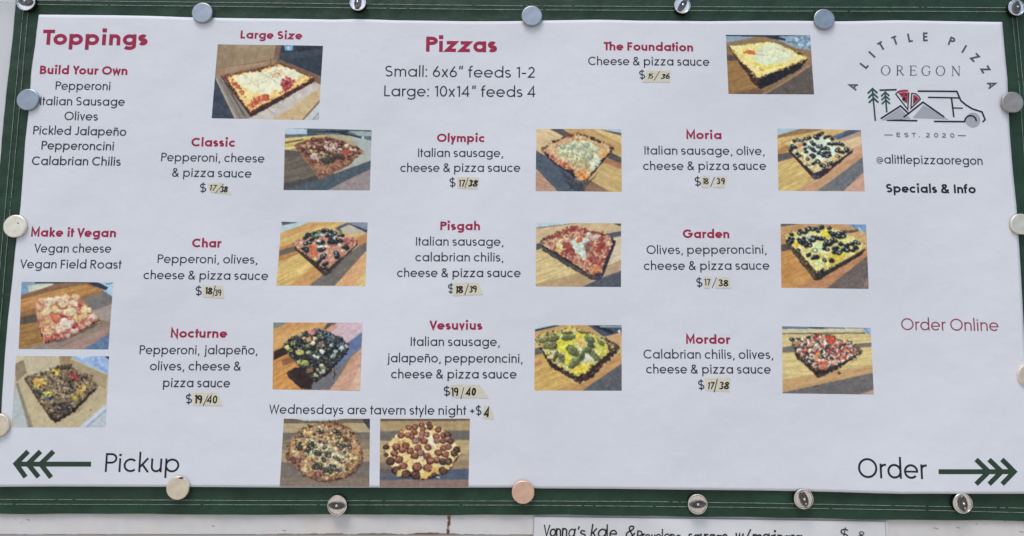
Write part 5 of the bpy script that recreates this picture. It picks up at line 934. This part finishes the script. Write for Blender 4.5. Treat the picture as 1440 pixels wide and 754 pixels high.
RED, DK, BK, MA = M['red'], M['dark'], M['black'], M['maroon']
BW = .225; RW = .13
ENTRIES = {
 'large crimson Toppings heading': [('Toppings', 61.7, 209, 65, 65.4, 22.5, RED, .235)],
 'toppings list under the crimson heading Build Your Own': [('Build Your Own', 58, 180.4, 105.8, 106.7, 12.5, RED, BW), ('Pepperoni', 80, 156.4, 127.8, 128.2, 12.4, DK, RW), ('Italian Sausage', 58, 176.4, 149.2, 149.9, 12.4, DK, RW), ('Olives', 92, 138.8, 170, 170.7, 12.4, DK, RW), ('Pickled Jalapeño', 48, 178.3, 190, 192, 12.4, DK, RW), ('Pepperoncini', 59.5, 160.9, 211, 212.4, 12.4, DK, RW), ('Calabrian Chilis', 46, 170.5, 232.7, 233.8, 12.4, DK, RW)],
 'vegan options under the crimson heading Make it Vegan': [('Make it Vegan', 44.8, 164.4, 333.3, 334.3, 12.6, RED, BW), ('Vegan cheese', 49.4, 157.7, 355.7, 356.1, 12.4, DK, RW), ('Vegan Field Roast', 29.6, 172.3, 377.7, 378.5, 12.4, DK, RW)],
 'crimson Large Size caption above the boxed pizza picture': [('Large Size', 338.7, 425.6, 55.3, 57.1, 12, RED, BW)],
 'crimson Pizzas heading with the two sizes below it': [('Pizzas', 598.6, 699, 73.3, 74, 22.3, RED, .23), ('Small: 6x6” feeds 1-2', 541.9, 752.8, 108.3, 110.2, 16, DK, .116), ('Large: 10x14” feeds 4', 540.4, 753.4, 136, 137.4, 15.8, DK, .116)],
 'The Foundation entry': [('The Foundation', 848.5, 974, 72, 74, 12.3, RED, BW), ('Cheese & pizza sauce', 827, 996.8, 92.7, 94, 12.4, DK, RW), ('$', 898.3, 906.8, 112, 112.1, 12.2, DK, RW)],
 'Classic entry': [('Classic', 270, 332.2, 207, 207.6, 12.6, RED, BW), ('Pepperoni, cheese', 227.5, 372.3, 227.6, 229.6, 12.4, DK, RW), ('& pizza sauce', 243, 354.2, 249.3, 250.7, 12.4, DK, RW), ('$', 281.8, 291, 270.8, 270.9, 12.4, DK, RW)],
 'Olympic entry': [('Olympic', 614.4, 682.2, 200.3, 200.9, 12.2, RED, BW), ('Italian sausage,', 588, 707.6, 221.3, 222, 12.4, DK, RW), ('cheese & pizza sauce', 563, 731.5, 242.2, 242.8, 12.4, DK, RW), ('$', 632, 640.8, 263.2, 263.3, 12.4, DK, RW)],
 'Moria entry': [('Moria', 964.4, 1014.4, 196.5, 196.7, 12.4, RED, BW), ('Italian sausage, olive,', 905.8, 1074.7, 218.4, 219, 12.4, DK, RW), ('cheese & pizza sauce', 904, 1076.6, 240.1, 239.8, 12.4, DK, RW), ('$', 976.2, 985, 262, 262.1, 12.4, DK, RW), ('/', 997.6, 1005, 262.5, 262.5, 12, DK, .08)],
 'Char entry': [('Char', 270.8, 313.3, 348.3, 348.7, 12.6, RED, BW), ('Pepperoni, olives,', 222.6, 362.6, 370.4, 371.3, 12.4, DK, RW), ('cheese & pizza sauce', 203, 377.2, 393, 394.2, 12.4, DK, RW), ('$', 275.4, 284.6, 415.4, 415.5, 12.4, DK, RW)],
 'Pisgah entry': [('Pisgah', 619, 675.2, 324.2, 324.5, 12.4, RED, BW), ('Italian sausage,', 585, 708.2, 345.8, 346.6, 12.4, DK, RW), ('calabrian chilis,', 584.3, 708, 368, 368.5, 12.4, DK, RW), ('cheese & pizza sauce', 558.7, 732, 390, 390.4, 12.4, DK, RW), ('$', 630, 639, 412.2, 412.3, 12.4, DK, RW)],
 'Garden entry': [('Garden', 959.8, 1025, 335.3, 335.6, 12.4, RED, BW), ('Olives, pepperoncini,', 909, 1077.4, 357.7, 357.4, 12.4, DK, RW), ('cheese & pizza sauce', 905.2, 1081.2, 380, 379.8, 12.4, DK, RW), ('$', 979, 987.6, 403.5, 403.6, 12.4, DK, RW), ('/', 1000.4, 1008, 403.6, 403.6, 12, DK, .08)],
 'Nocturne entry': [('Nocturne', 240.7, 320.2, 475, 475.3, 12.6, RED, BW), ('Pepperoni, jalapeño,', 197.3, 363, 498.3, 498.7, 12.6, DK, RW), ('olives, cheese &', 211.7, 339.4, 521, 521.3, 12.6, DK, RW), ('pizza sauce', 229.8, 323.8, 544.4, 545, 12.6, DK, RW), ('$', 261.3, 270.3, 567.2, 567.3, 12.6, DK, RW)],
 'Vesuvius entry': [('Vesuvius', 603.8, 678.6, 463.9, 464.2, 12.6, RED, BW), ('Italian sausage,', 578, 703.1, 486.8, 487.1, 12.6, DK, RW), ('jalapeño, pepperoncini,', 544.7, 735, 509.7, 510.5, 12.6, DK, RW), ('cheese & pizza sauce', 550.7, 726.3, 532.2, 532.5, 12.6, DK, RW), ('$', 624, 633.2, 556.3, 556.4, 12.6, DK, RW)],
 'Mordor entry': [('Mordor', 964.4, 1028, 483.5, 483.9, 12.6, RED, BW), ('Calabrian chilis, olives,', 904.7, 1086.8, 504.4, 505, 12.6, DK, RW), ('cheese & pizza sauce', 908.4, 1083.2, 525.3, 525.7, 12.6, DK, RW), ('$', 981.2, 990, 547.5, 547.6, 12.6, DK, RW)],
 'line about tavern style night on Wednesdays': [('Wednesdays are tavern style night +$', 379, 677.2, 581.8, 583.6, 12.6, DK, RW)],
 'social handle below the emblem': [('@alittlepizzaoregon', 1231.9, 1381.4, 230.6, 232.3, 12.6, DK, RW)],
 'bold black Specials and Info line': [('Specials & Info', 1245.3, 1371.8, 271.3, 272.4, 12.6, BK, .215)],
 'thin maroon Order Online caption': [('Order Online', 1266.8, 1402.5, 464.5, 466, 17, MA, .108)],
 'dark Pickup caption': [('Pickup', 148, 252.2, 663.6, 664.2, 26, BK, .108)],
 'dark Order caption': [('Order', 1206, 1303.2, 671.9, 673.4, 27.6, BK, .108)],
}
for lab, lines in ENTRIES.items():
    k = Ink()
    for (s_, a, b, ya, yb_, hh, mt, w) in lines:
        q = k.text(s_, a, b, ya, yb_, hh, mt, w)
        if len(s_) > 1 and not .86 < q < 1.16: print('STRETCH', s_, round(q, 3))
    under(k.build('menu_entry', None, lab), poster)
k = Ink()
AW = 6.9
for pts in ([(41.3, 634.6), (24.2, 651.9), (37.9, 670.6)], [(58.6, 634.6), (41, 652.1), (56, 670.6)], [(76.6, 634.6), (58.8, 652.3), (73.4, 671.2)], [(26, 652.4), (129, 652.6)]): k.pstroke(pts, AW, M['leaf'])
under(k.build('arrow', None, 'dark green feathered arrow pointing towards Pickup'), poster)
k = Ink()
for pts in ([(1369.8, 645.6), (1387.6, 662.9), (1369.6, 680.3)], [(1388, 645.8), (1405.8, 662.9), (1388, 680.3)], [(1406.2, 645.6), (1423.6, 662.9), (1406.4, 680.3)], [(1317.3, 662.8), (1421, 662.8)]): k.pstroke(pts, AW, M['leaf'])
under(k.build('arrow', None, 'dark green feathered arrow beside the word Order'), poster)

# the emblem: arched lettering, OREGON, a van with trees, mountains and pizza slices
k = Ink(); SL = M['slate']; LS = .2334
Lp = lambda x, y: (1180 + LS * x, 34 + LS * y)
def emblem(pts, w, m, closed=False): k.pstroke([Lp(*q) for q in pts], w * 1.1 * LS, m, closed)
for ch, cx_, cy_, ang in (('A', 79, 378, 71), ('L', 146, 250, 52), ('I', 192, 188, 47), ('T', 249, 137, 31), ('T', 330, 104, 20), ('L', 420, 88, 12), ('E', 512, 83, 1), ('P', 670, 109, -20), ('I', 747, 154, -31), ('Z', 813, 205, -45), ('Z', 877, 276, -58), ('A', 917, 367, -71)):
    ca, sa = math.cos(R(ang)), math.sin(R(ang)); wd = {'A': .76, 'L': .48, 'I': .16, 'T': .60, 'E': .52, 'P': .55, 'Z': .62}[ch]
    for st_, cl_, f_ in glyph(ch, .19):
        q = []
        for gx, gy in st_:
            u, v_ = (gx - wd / 2) * 53, (gy - .5) * 53
            q.append((cx_ + u * ca - v_ * sa * 1.0, cy_ - (u * sa + v_ * ca)))
        emblem(q, 0.19 * 53, SL, cl_)
def serif(ch, x, y):                                                                  # roman capitals with thin hairlines
    H = 58; q = lambda a, b: (x + a * H, y - b * H)
    def s_(w, *pp): emblem([q(*a) for a in pp], w, SL)
    def bar(a, b, l=.11): s_(3.2, (a - l, b), (a + l, b))
    if ch in 'OG':
        a0 = 40 if ch == 'G' else 0
        s_(3.4, *ell(0, .5, .455, .5, a0, 360 - a0 if ch == 'G' else 360, 30))
        s_(5.8, *ell(0, .5, .44, .46, 130, 230, 10))
        if ch == 'O': s_(5.8, *ell(0, .5, .44, .46, -50, 50, 10))
        if ch == 'G': s_(5.4, (.33, .17), (.33, .42)); bar(.33, .43, .13); s_(3.6, (.34, .74), (.34, .95))
    if ch in 'RE':
        s_(6.4, (-.24, 0), (-.24, 1)); bar(-.26, .015); bar(-.26, .985)
        if ch == 'R': s_(3.6, *([(-.24, .985), (.02, .985)] + ell(.02, .745, .22, .24, 90, -90, 9) + [(-.24, .505)])); s_(5.6, (.20, .86), (.23, .745), (.20, .62)); s_(5.8, (-.02, .5), (.34, .01)); bar(.36, .015, .08)
        else: s_(3.4, (-.24, .985), (.28, .985), (.29, .82)); s_(3.4, (-.24, .015), (.30, .015), (.32, .2)); s_(3.4, (-.24, .51), (.14, .51)); s_(3.2, (.15, .42), (.15, .60))
    if ch == 'N': s_(3.4, (-.34, 0), (-.34, 1)); s_(6.2, (-.36, .99), (.34, .03)); s_(3.4, (.34, 0), (.34, 1)); bar(-.34, .015); bar(-.38, .985, .08); bar(.34, .985)
for ch, x, y in (('O', 275, 312), ('R', 360, 313), ('E', 440, 314), ('G', 518, 315), ('O', 604, 315), ('N', 698, 316)): serif(ch, x, y)
GF = M['greyfill']; PN = M['pine']; VB = BK
k.pfill([Lp(*q) for q in [(252, 582), (362, 508), (428, 574)]], GF); k.pfill([Lp(*q) for q in [(438, 569), (503, 490), (658, 578)]], GF)
k.pfill([Lp(*q) for q in ell(803, 580, 45, 45, 0, 360, 32)[:-1]], GF)
for tri in ([(195, 392), (214, 586)], [(272, 414), (283, 535)]): emblem(tri, 9, PN)
for a, yk, dx in ((197, 393, 0), (200, 421, 3), (203, 449, 5)): emblem([(a - 29, yk + 29), (a, yk), (a + 29, yk + 27)], 10, PN)
for a, yk in ((273, 414), (275, 437), (277, 461)): emblem([(a - 25, yk + 25), (a, yk), (a + 25, yk + 23)], 9, PN)
for pts, w in (([(238, 402), (341, 399)], 9), ([(246, 573), (365, 496), (418, 546)], 9), ([(365, 579), (500, 474), (629, 563)], 9), ([(283, 582), (467, 585)], 9), ([(468, 408), (704, 409), (728, 463), (760, 490), (800, 513), (858, 531), (877, 576), (862, 592)], 9), ([(530, 445), (718, 448)], 8), ([(672, 450), (687, 563)], 9), ([(683, 508), (741, 509)], 7), ([(567, 589), (752, 590)] + ell(790, 592, 37, 36, 180, 8, 12)[0:0] + [(757, 572), (768, 560), (785, 553), (803, 556), (818, 568), (825, 588)], 9)): emblem(pts, w, VB)
emblem([(335, 424), (409, 518), (414, 415)], 7, VB); emblem([(335, 424), (352, 410), (375, 404), (410, 404)], 6, VB)
k.pfill([Lp(*q) for q in [(352, 420), (380, 414), (409, 416), (405, 484)]], M['slicered']); emblem([(346, 416), (362, 408), (385, 405), (410, 406)], 11, M['slicered'])
emblem([(432, 418), (428, 510), (484, 456)], 7, VB); emblem([(432, 420), (458, 425), (475, 440), (485, 457)], 6, VB)
k.pfill([Lp(*q) for q in [(441, 430), (458, 434), (470, 446), (476, 456), (439, 490)]], M['slicered'])
for a, b, r in ((385, 456, 11), (375, 428, 5), (398, 430, 6), (455, 455, 7), (447, 470, 4), (392, 472, 4)): k.pfill([Lp(*q) for q in ell(a, b, r, r, 0, 360, 14)[:-1]], VB)
k.text('EST. 2020', 1259.8, 1341.6, 193.4, 194.2, 6.4, SL, .17, track=.16)
k.pstroke([(1242.5, 190.4), (1254.4, 190.6)], 1.1, SL); k.pstroke([(1346, 191.2), (1357.6, 191.4)], 1.1, SL)
under(k.build('emblem', None, 'grey emblem of a food van, pines, mountains and pizza slices beneath arched lettering'), poster)

# ------------------------------------------------------------------ masking tape with handwritten prices
TAPES = [
 ('Foundation', [(908.5, 100.8), (941.7, 100.5), (941.5, 116.4), (902.5, 117.2), (908.5, 110)], [('15', 909.2, 917.6, 112.3, 7.6), ('/', 918.5, 925.5, 113.5, 11.5), ('36', 927.2, 941.2, 112.6, 7.8)]),
 ('Classic', [(293.4, 259.4), (312.4, 257.2), (326.4, 274.2), (297, 270.8)], [('17', 294.8, 304, 268.6, 8.6), ('/', 304, 311.5, 271, 11), ('38', 310, 320.4, 271.6, 8.6)]),
 ('Olympic', [(643.3, 250), (673.5, 250.6), (671.8, 267), (643.3, 265.2)], [('17', 644.8, 654, 263.6, 10), ('/', 653.5, 658, 264, 12), ('38', 657.4, 671, 263.6, 9.6)]),
 ('Moria', [(985.7, 248.6), (997, 248.6), (995, 265), (985.7, 264.5)], [('18', 986.8, 995.6, 260, 8.6)]),
 ('Moria', [(1004.8, 249.3), (1021.5, 249.3), (1017.2, 265.2), (1001.8, 264.5)], [('39', 1007, 1018, 260.4, 8.8)]),
 ('Char', [(286, 402.2), (313.6, 402.2), (316.1, 419.8), (286, 417.8)], [('18', 289, 299.5, 414, 10.4), ('/', 300, 303.6, 416, 13), ('39', 302.6, 312, 416.6, 9.4)]),
 ('Pisgah', [(637, 398), (672.3, 398), (680, 414.8), (637, 416.5)], [('18', 640, 651.5, 413, 10.6), ('/', 653, 660, 414, 13), ('39', 659.5, 670.5, 412.2, 9.4)]),
 ('Garden', [(989.5, 389.4), (999.6, 390), (997, 406), (989.5, 405.2)], [('17', 990, 998.6, 401.6, 9)]),
 ('Garden', [(1008.6, 390), (1024, 390), (1028, 405.8), (1005, 406)], [('38', 1009.6, 1023.6, 403, 9.4)]),
 ('Nocturne', [(271.5, 552.5), (306, 552.5), (314, 571), (271.5, 570)], [('19', 273.4, 284.5, 567.4, 12), ('/', 286, 292.6, 569, 12), ('40', 291, 305.6, 567, 11)]),
 ('Vesuvius', [(632, 541.2), (674.9, 541.2), (687.5, 560), (634.6, 558.8)], [('19', 634.8, 644.6, 557, 12), ('/', 647.5, 654, 559, 13), ('40', 655, 668.6, 556.6, 10.6)]),
 ('Mordor', [(990.8, 531.6), (1026.8, 531.6), (1025.3, 550.8), (991.6, 549.3)], [('17', 993.4, 1003, 547.2, 10), ('/', 1003, 1010, 549.4, 15), ('38', 1010, 1023.6, 547.6, 10.4)]),
 ('the Wednesday line', [(680, 570.3), (688.7, 571), (695.5, 589.7), (679.4, 588)], [('4', 680.4, 688, 586.6, 12.6)]),
]
seen = {}
for i, (who, poly, wr) in enumerate(TAPES):
    price = ''.join(a[0] for a in wr)
    n_ = 14; e = []
    rs = np.random.RandomState(300 + i)
    for a in range(len(poly)):
        p0, p1 = np.array(poly[a]), np.array(poly[(a + 1) % len(poly)])
        for b in range(n_): e.append(p0 + (p1 - p0) * b / n_ + rs.uniform(-.4, .4, 2))
    e = np.array(e); ex, ez = P(e[:, 0], e[:, 1]); c0 = (float(ex.mean()), float(ez.mean()))
    fx = np.concatenate([[c0[0]], ex, ex]); fz = np.concatenate([[c0[1]], ez, ez]); lift = np.concatenate([[.00034], np.full(len(ex), .00034), np.full(len(ex), .0002)])
    fy = -(wave(fx, fz) + lift); ne = len(ex)
    faces = [(0, 1 + (q + 1) % ne, 1 + q) for q in range(ne)] + [(1 + q, 1 + (q + 1) % ne, 1 + ne + (q + 1) % ne, 1 + ne + q) for q in range(ne)]
    root = empty('price_tape', (c0[0], float(fy[0]), c0[1]))
    pos = {'the Wednesday line': 'small slanted piece of masking tape reading 4 after the Wednesday tavern line'}.get(who, 'beige masking tape with handwritten price %s under the %s entry' % (price, who))
    tag(root, pos, 'masking tape', 'masking tape prices on the menu poster')
    under(put('tape_strip', mesh('tape_strip', np.stack([fx, fy, fz], -1), faces), M['tape']), root)
    k = Ink(.00040)
    for j, (s_, a, b, y_, hh) in enumerate(wr):
        k.text(s_, a, b, y_, y_ + rs.uniform(-.4, .4), hh, M['marker'], (.085 if s_ == '/' else .17 if (b - a) / len(s_) < 5 else rs.uniform(.185, .225)), .10, i * 9 + j, rs.uniform(-.05, .22), track=-.04)
    under(k.build('price_writing', None), root)

# ------------------------------------------------------------------ round magnets
def lathe(prof, n, cx=0, cz=0):
    """Revolve (radius, height towards viewer) about the viewing axis."""
    v, f = [], []
    for r, h in prof:
        for a in range(n): v.append((cx + r * math.cos(2 * PI * a / n), -h, cz + r * math.sin(2 * PI * a / n)))
    for i in range(len(prof) - 1):
        for a in range(n):
            b = (a + 1) % n; f.append((i * n + a, i * n + b, (i + 1) * n + b, (i + 1) * n + a))
    f.append(tuple((len(prof) - 1) * n + a for a in range(n)))
    return v, f
MAGM = {'dull': mat('nickel beige reflection tint', (0.47, 0.42, 0.37), 0.45, 1.0, noise=(150, .14, 5), bump=(300, .2, .0005, 4)),  # beige grey of the reflected surroundings put into the metal colour
        'nickel': mat('nickel sky reflection tint', (0.37, 0.415, 0.45), 0.42, 1.0, noise=(150, .13, 5), bump=(300, .2, .0005, 4)),  # blue grey sky reflection put into the colour
        'warm': mat('nickel ground reflection tint', (0.96, 0.86, 0.70), 0.36, 1.0, noise=(150, .14, 5), bump=(300, .2, .0005, 4)),  # cream of the reflected sunlit ground put into the colour
        'pink_tint': mat('nickel pink reflection tint', (0.95, 0.64, 0.48), 0.4, 1.0, noise=(150, .13, 5), bump=(300, .2, .0005, 4)),  # pink tone of the reflection put into the colour
        'chip': mat('dark chipped plating', (0.05, 0.04, 0.035), 0.7)}
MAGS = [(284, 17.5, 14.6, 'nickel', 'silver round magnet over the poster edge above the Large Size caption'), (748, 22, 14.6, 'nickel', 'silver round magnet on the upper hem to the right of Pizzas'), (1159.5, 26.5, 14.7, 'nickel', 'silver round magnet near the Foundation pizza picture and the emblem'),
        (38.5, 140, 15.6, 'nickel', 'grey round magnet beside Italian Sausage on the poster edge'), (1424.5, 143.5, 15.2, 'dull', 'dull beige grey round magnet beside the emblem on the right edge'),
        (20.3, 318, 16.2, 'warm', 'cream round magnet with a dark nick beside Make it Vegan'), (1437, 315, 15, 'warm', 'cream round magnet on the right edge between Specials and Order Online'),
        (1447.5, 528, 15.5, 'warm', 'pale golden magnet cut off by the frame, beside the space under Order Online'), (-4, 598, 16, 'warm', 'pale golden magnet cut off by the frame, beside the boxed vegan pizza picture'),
        (249.6, 686.5, 16.2, 'warm', 'pale golden round magnet with a dark chip below Pickup'), (735.6, 692.5, 16, 'pink_tint', 'pink tinted round magnet on the lower hem')]
for i, (x, y, r, mt, lab) in enumerate(MAGS):
    base = .0032; yb_ = -base
    X_, Z_ = map(float, P(x, y, yb_ - .003)); rr = r * mm(x, y) * (CAM_D - base - .003) / CAM_D
    vv, ff = lathe([(rr, 0), (rr, .0022), (rr * .98, .0027), (rr * .93, .003)], 56)
    root = empty('round_magnet', (X_, yb_, Z_)); tag(root, lab, 'magnet', 'round magnets holding the poster')
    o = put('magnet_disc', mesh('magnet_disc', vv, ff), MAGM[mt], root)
    if i in (5, 9):
        a0, b0, ra, rb = ((.004, .0035, .0011, .0008) if i == 5 else (.0035, rr * .86, .0028, .0013))
        cv, cf = lathe([(1, 0), (1, .00008)], 20); rs = np.random.RandomState(i)
        cv = [(a0 + x_ * ra * rs.uniform(.7, 1.2), -.00304 + y_, b0 + z_ * rb * rs.uniform(.7, 1.1)) for x_, y_, z_ in cv]
        put('chip', mesh('chip', cv, cf), MAGM['chip'], root)

# ------------------------------------------------------------------ turn-button fasteners along the hem
CAPM = mat('worn chrome', (0.95, 0.91, 0.85), 0.2, 1.0, noise=(500, .14, 4), bump=(700, .18, .0006, 3))
DKM = mat('tarnished chrome', (0.16, 0.155, 0.15), 0.30, 1.0, noise=(700, .3, 4), bump=(900, .25, .0006, 3))
COLM = mat('shade-black shank', (0.012, 0.012, 0.012), 0.6, 0.0, spec=.2)  # near-black colour stands in for the shade under the cap
FAST = [(36, 2, 0, 'turn button fastener at the upper corner of the hem near Toppings'), (503, 3.5, 80, 'upper turn button fastener between Large Size and Pizzas'), (959.8, 7.5, 55, 'upper turn button fastener above The Foundation, its wing tilted'), (1430, 10.5, 92, 'upper corner turn button fastener beyond the emblem'),
        (473.8, 711, -3, 'lower turn button fastener below the round pizza pictures, its wing lying level'), (981.3, 709.3, 4, 'lower turn button fastener below the Mordor entry, above the paper note'), (1130.6, 702, 105, 'lower turn button fastener with upright wing, above the right end of the note'), (1354.4, 708.2, 95, 'lower turn button fastener below the Order arrow')]
proto = None
r0 = 0.0102
def fastener():
    root = empty('turn_button')
    vv, ff = lathe([(.0100, -.002), (.0100, .0016), (.0098, .0040), (.0098, .0054)], 40)
    put('collar', mesh('collar', vv, ff), COLM, root)
    vv, ff = lathe([(r0 * .9, .0050), (r0 * .97, .0051), (r0, .0058), (r0, .0068), (r0 * .96, .0074), (r0 * .90, .0074), (r0 * .85, .0067), (r0 * .5, .0064)], 48)
    put('cap', mesh('cap', vv, ff, smooth=False), CAPM, root)
    a, b = .0082, .0040                                                                # the oval wing, hollowed along its middle
    vv, ff = [], []; n = 36
    for sc, h in ((1.0, .0066), (1.0, .0084), (.9, .0094), (.66, .0094), (.5, .0082), (.2, .0082)):
        for q in range(n): vv.append((a * sc * math.cos(2 * PI * q / n), -h, b * sc * math.sin(2 * PI * q / n)))
    for i in range(5):
        for q in range(n): w = (q + 1) % n; ff.append((i * n + q, i * n + w, (i + 1) * n + w, (i + 1) * n + q))
    ff.append(tuple(5 * n + q for q in range(n)))
    wing = put('wing', mesh('wing', vv, ff), DKM, root)
    vv, ff = lathe([(.0013, .008), (.0013, .0096), (.0009, .0101), (.0004, .0103)], 20)
    put('rivet', mesh('rivet', vv, ff), CAPM, wing)
    return root
def copy_tree(o, parent=None):
    c = o.copy(); C.objects.link(c); c.parent = parent
    for ch in [q for q in bpy.data.objects if q.parent == o]: copy_tree(ch, c)
    return c
FO = []
proto = fastener()
for i, (x, y, ang, lab) in enumerate(FAST):
    o = proto if i == 0 else copy_tree(proto)
    X_, Z_ = map(float, P(x, y, CANVAS_Y - .0085)); sc = {0: 1.12, 1: 1.0, 2: 1.0, 3: 1.0}.get(i, 1.1)
    o.location = (X_, CANVAS_Y - .0012, Z_); o.scale = (sc, 1, sc); o.rotation_euler = (0, -R(ang), 0)
    tag(o, lab, 'fastener', 'turn button fasteners along the canvas hem')

# ------------------------------------------------------------------ handwritten paper note under the banner
nq = [(750.5, 726), (1000, 729.2), (1248.3, 733), (1250, 800), (748, 800)]
nx, nz = P([p[0] for p in nq], [p[1] for p in nq], WALL_Y - .002)
NY = WALL_Y - .0022
note = empty('paper_note', (float(nx.mean()), NY, float(nz.min()))); tag(note, 'handwritten paper note on the wall below the banner, naming kale and provolone sausage', 'note')
vv = [(a, NY, b) for a, b in zip(nx, nz)]; n5 = len(vv); vv += [(a, NY + .0012, b) for a, b in zip(nx, nz)]
ff = [tuple(range(n5))] + [(q, n5 + q, n5 + (q + 1) % n5, (q + 1) % n5) for q in range(n5)]
under(put('note_sheet', mesh('note_sheet', vv, ff), M['note']), note)
k = Ink(.0002, NY)
def hand(s, x0, x1, yb_, h, seed, w=.125, sl=.12): k.text(s, x0, x1, yb_, yb_ + 1.2, h, M['marker'], w * 1.0, .13, seed, sl, track=-.03)
hand('Vonna', 764, 808, 755.5, 16.5, 3); hand("'s", 811, 824, 756, 15, 4); hand('kale', 830, 867, 757, 16.5, 5); hand('&', 879, 893, 757, 17, 6); hand('Provolone', 896, 959, 762, 15, 7, .13); hand('sausage', 969, 1024, 765, 19, 8, .12); hand('w/', 1034, 1054, 763, 18, 9); hand('marinara', 1059, 1128, 767, 20, 10, .12); hand('$', 1181, 1194, 759, 14, 11); hand('8', 1207, 1216, 759, 11, 12)
k.pstroke([(751.5, 727.2), (1000, 730.4), (1247, 734.2)], .7, M['line']); k.pstroke([(751.2, 727), (749.4, 760)], .6, M['line']); k.pstroke([(1246.6, 734), (1248.2, 765)], .6, M['line'])
under(k.build('note_writing', None), note)
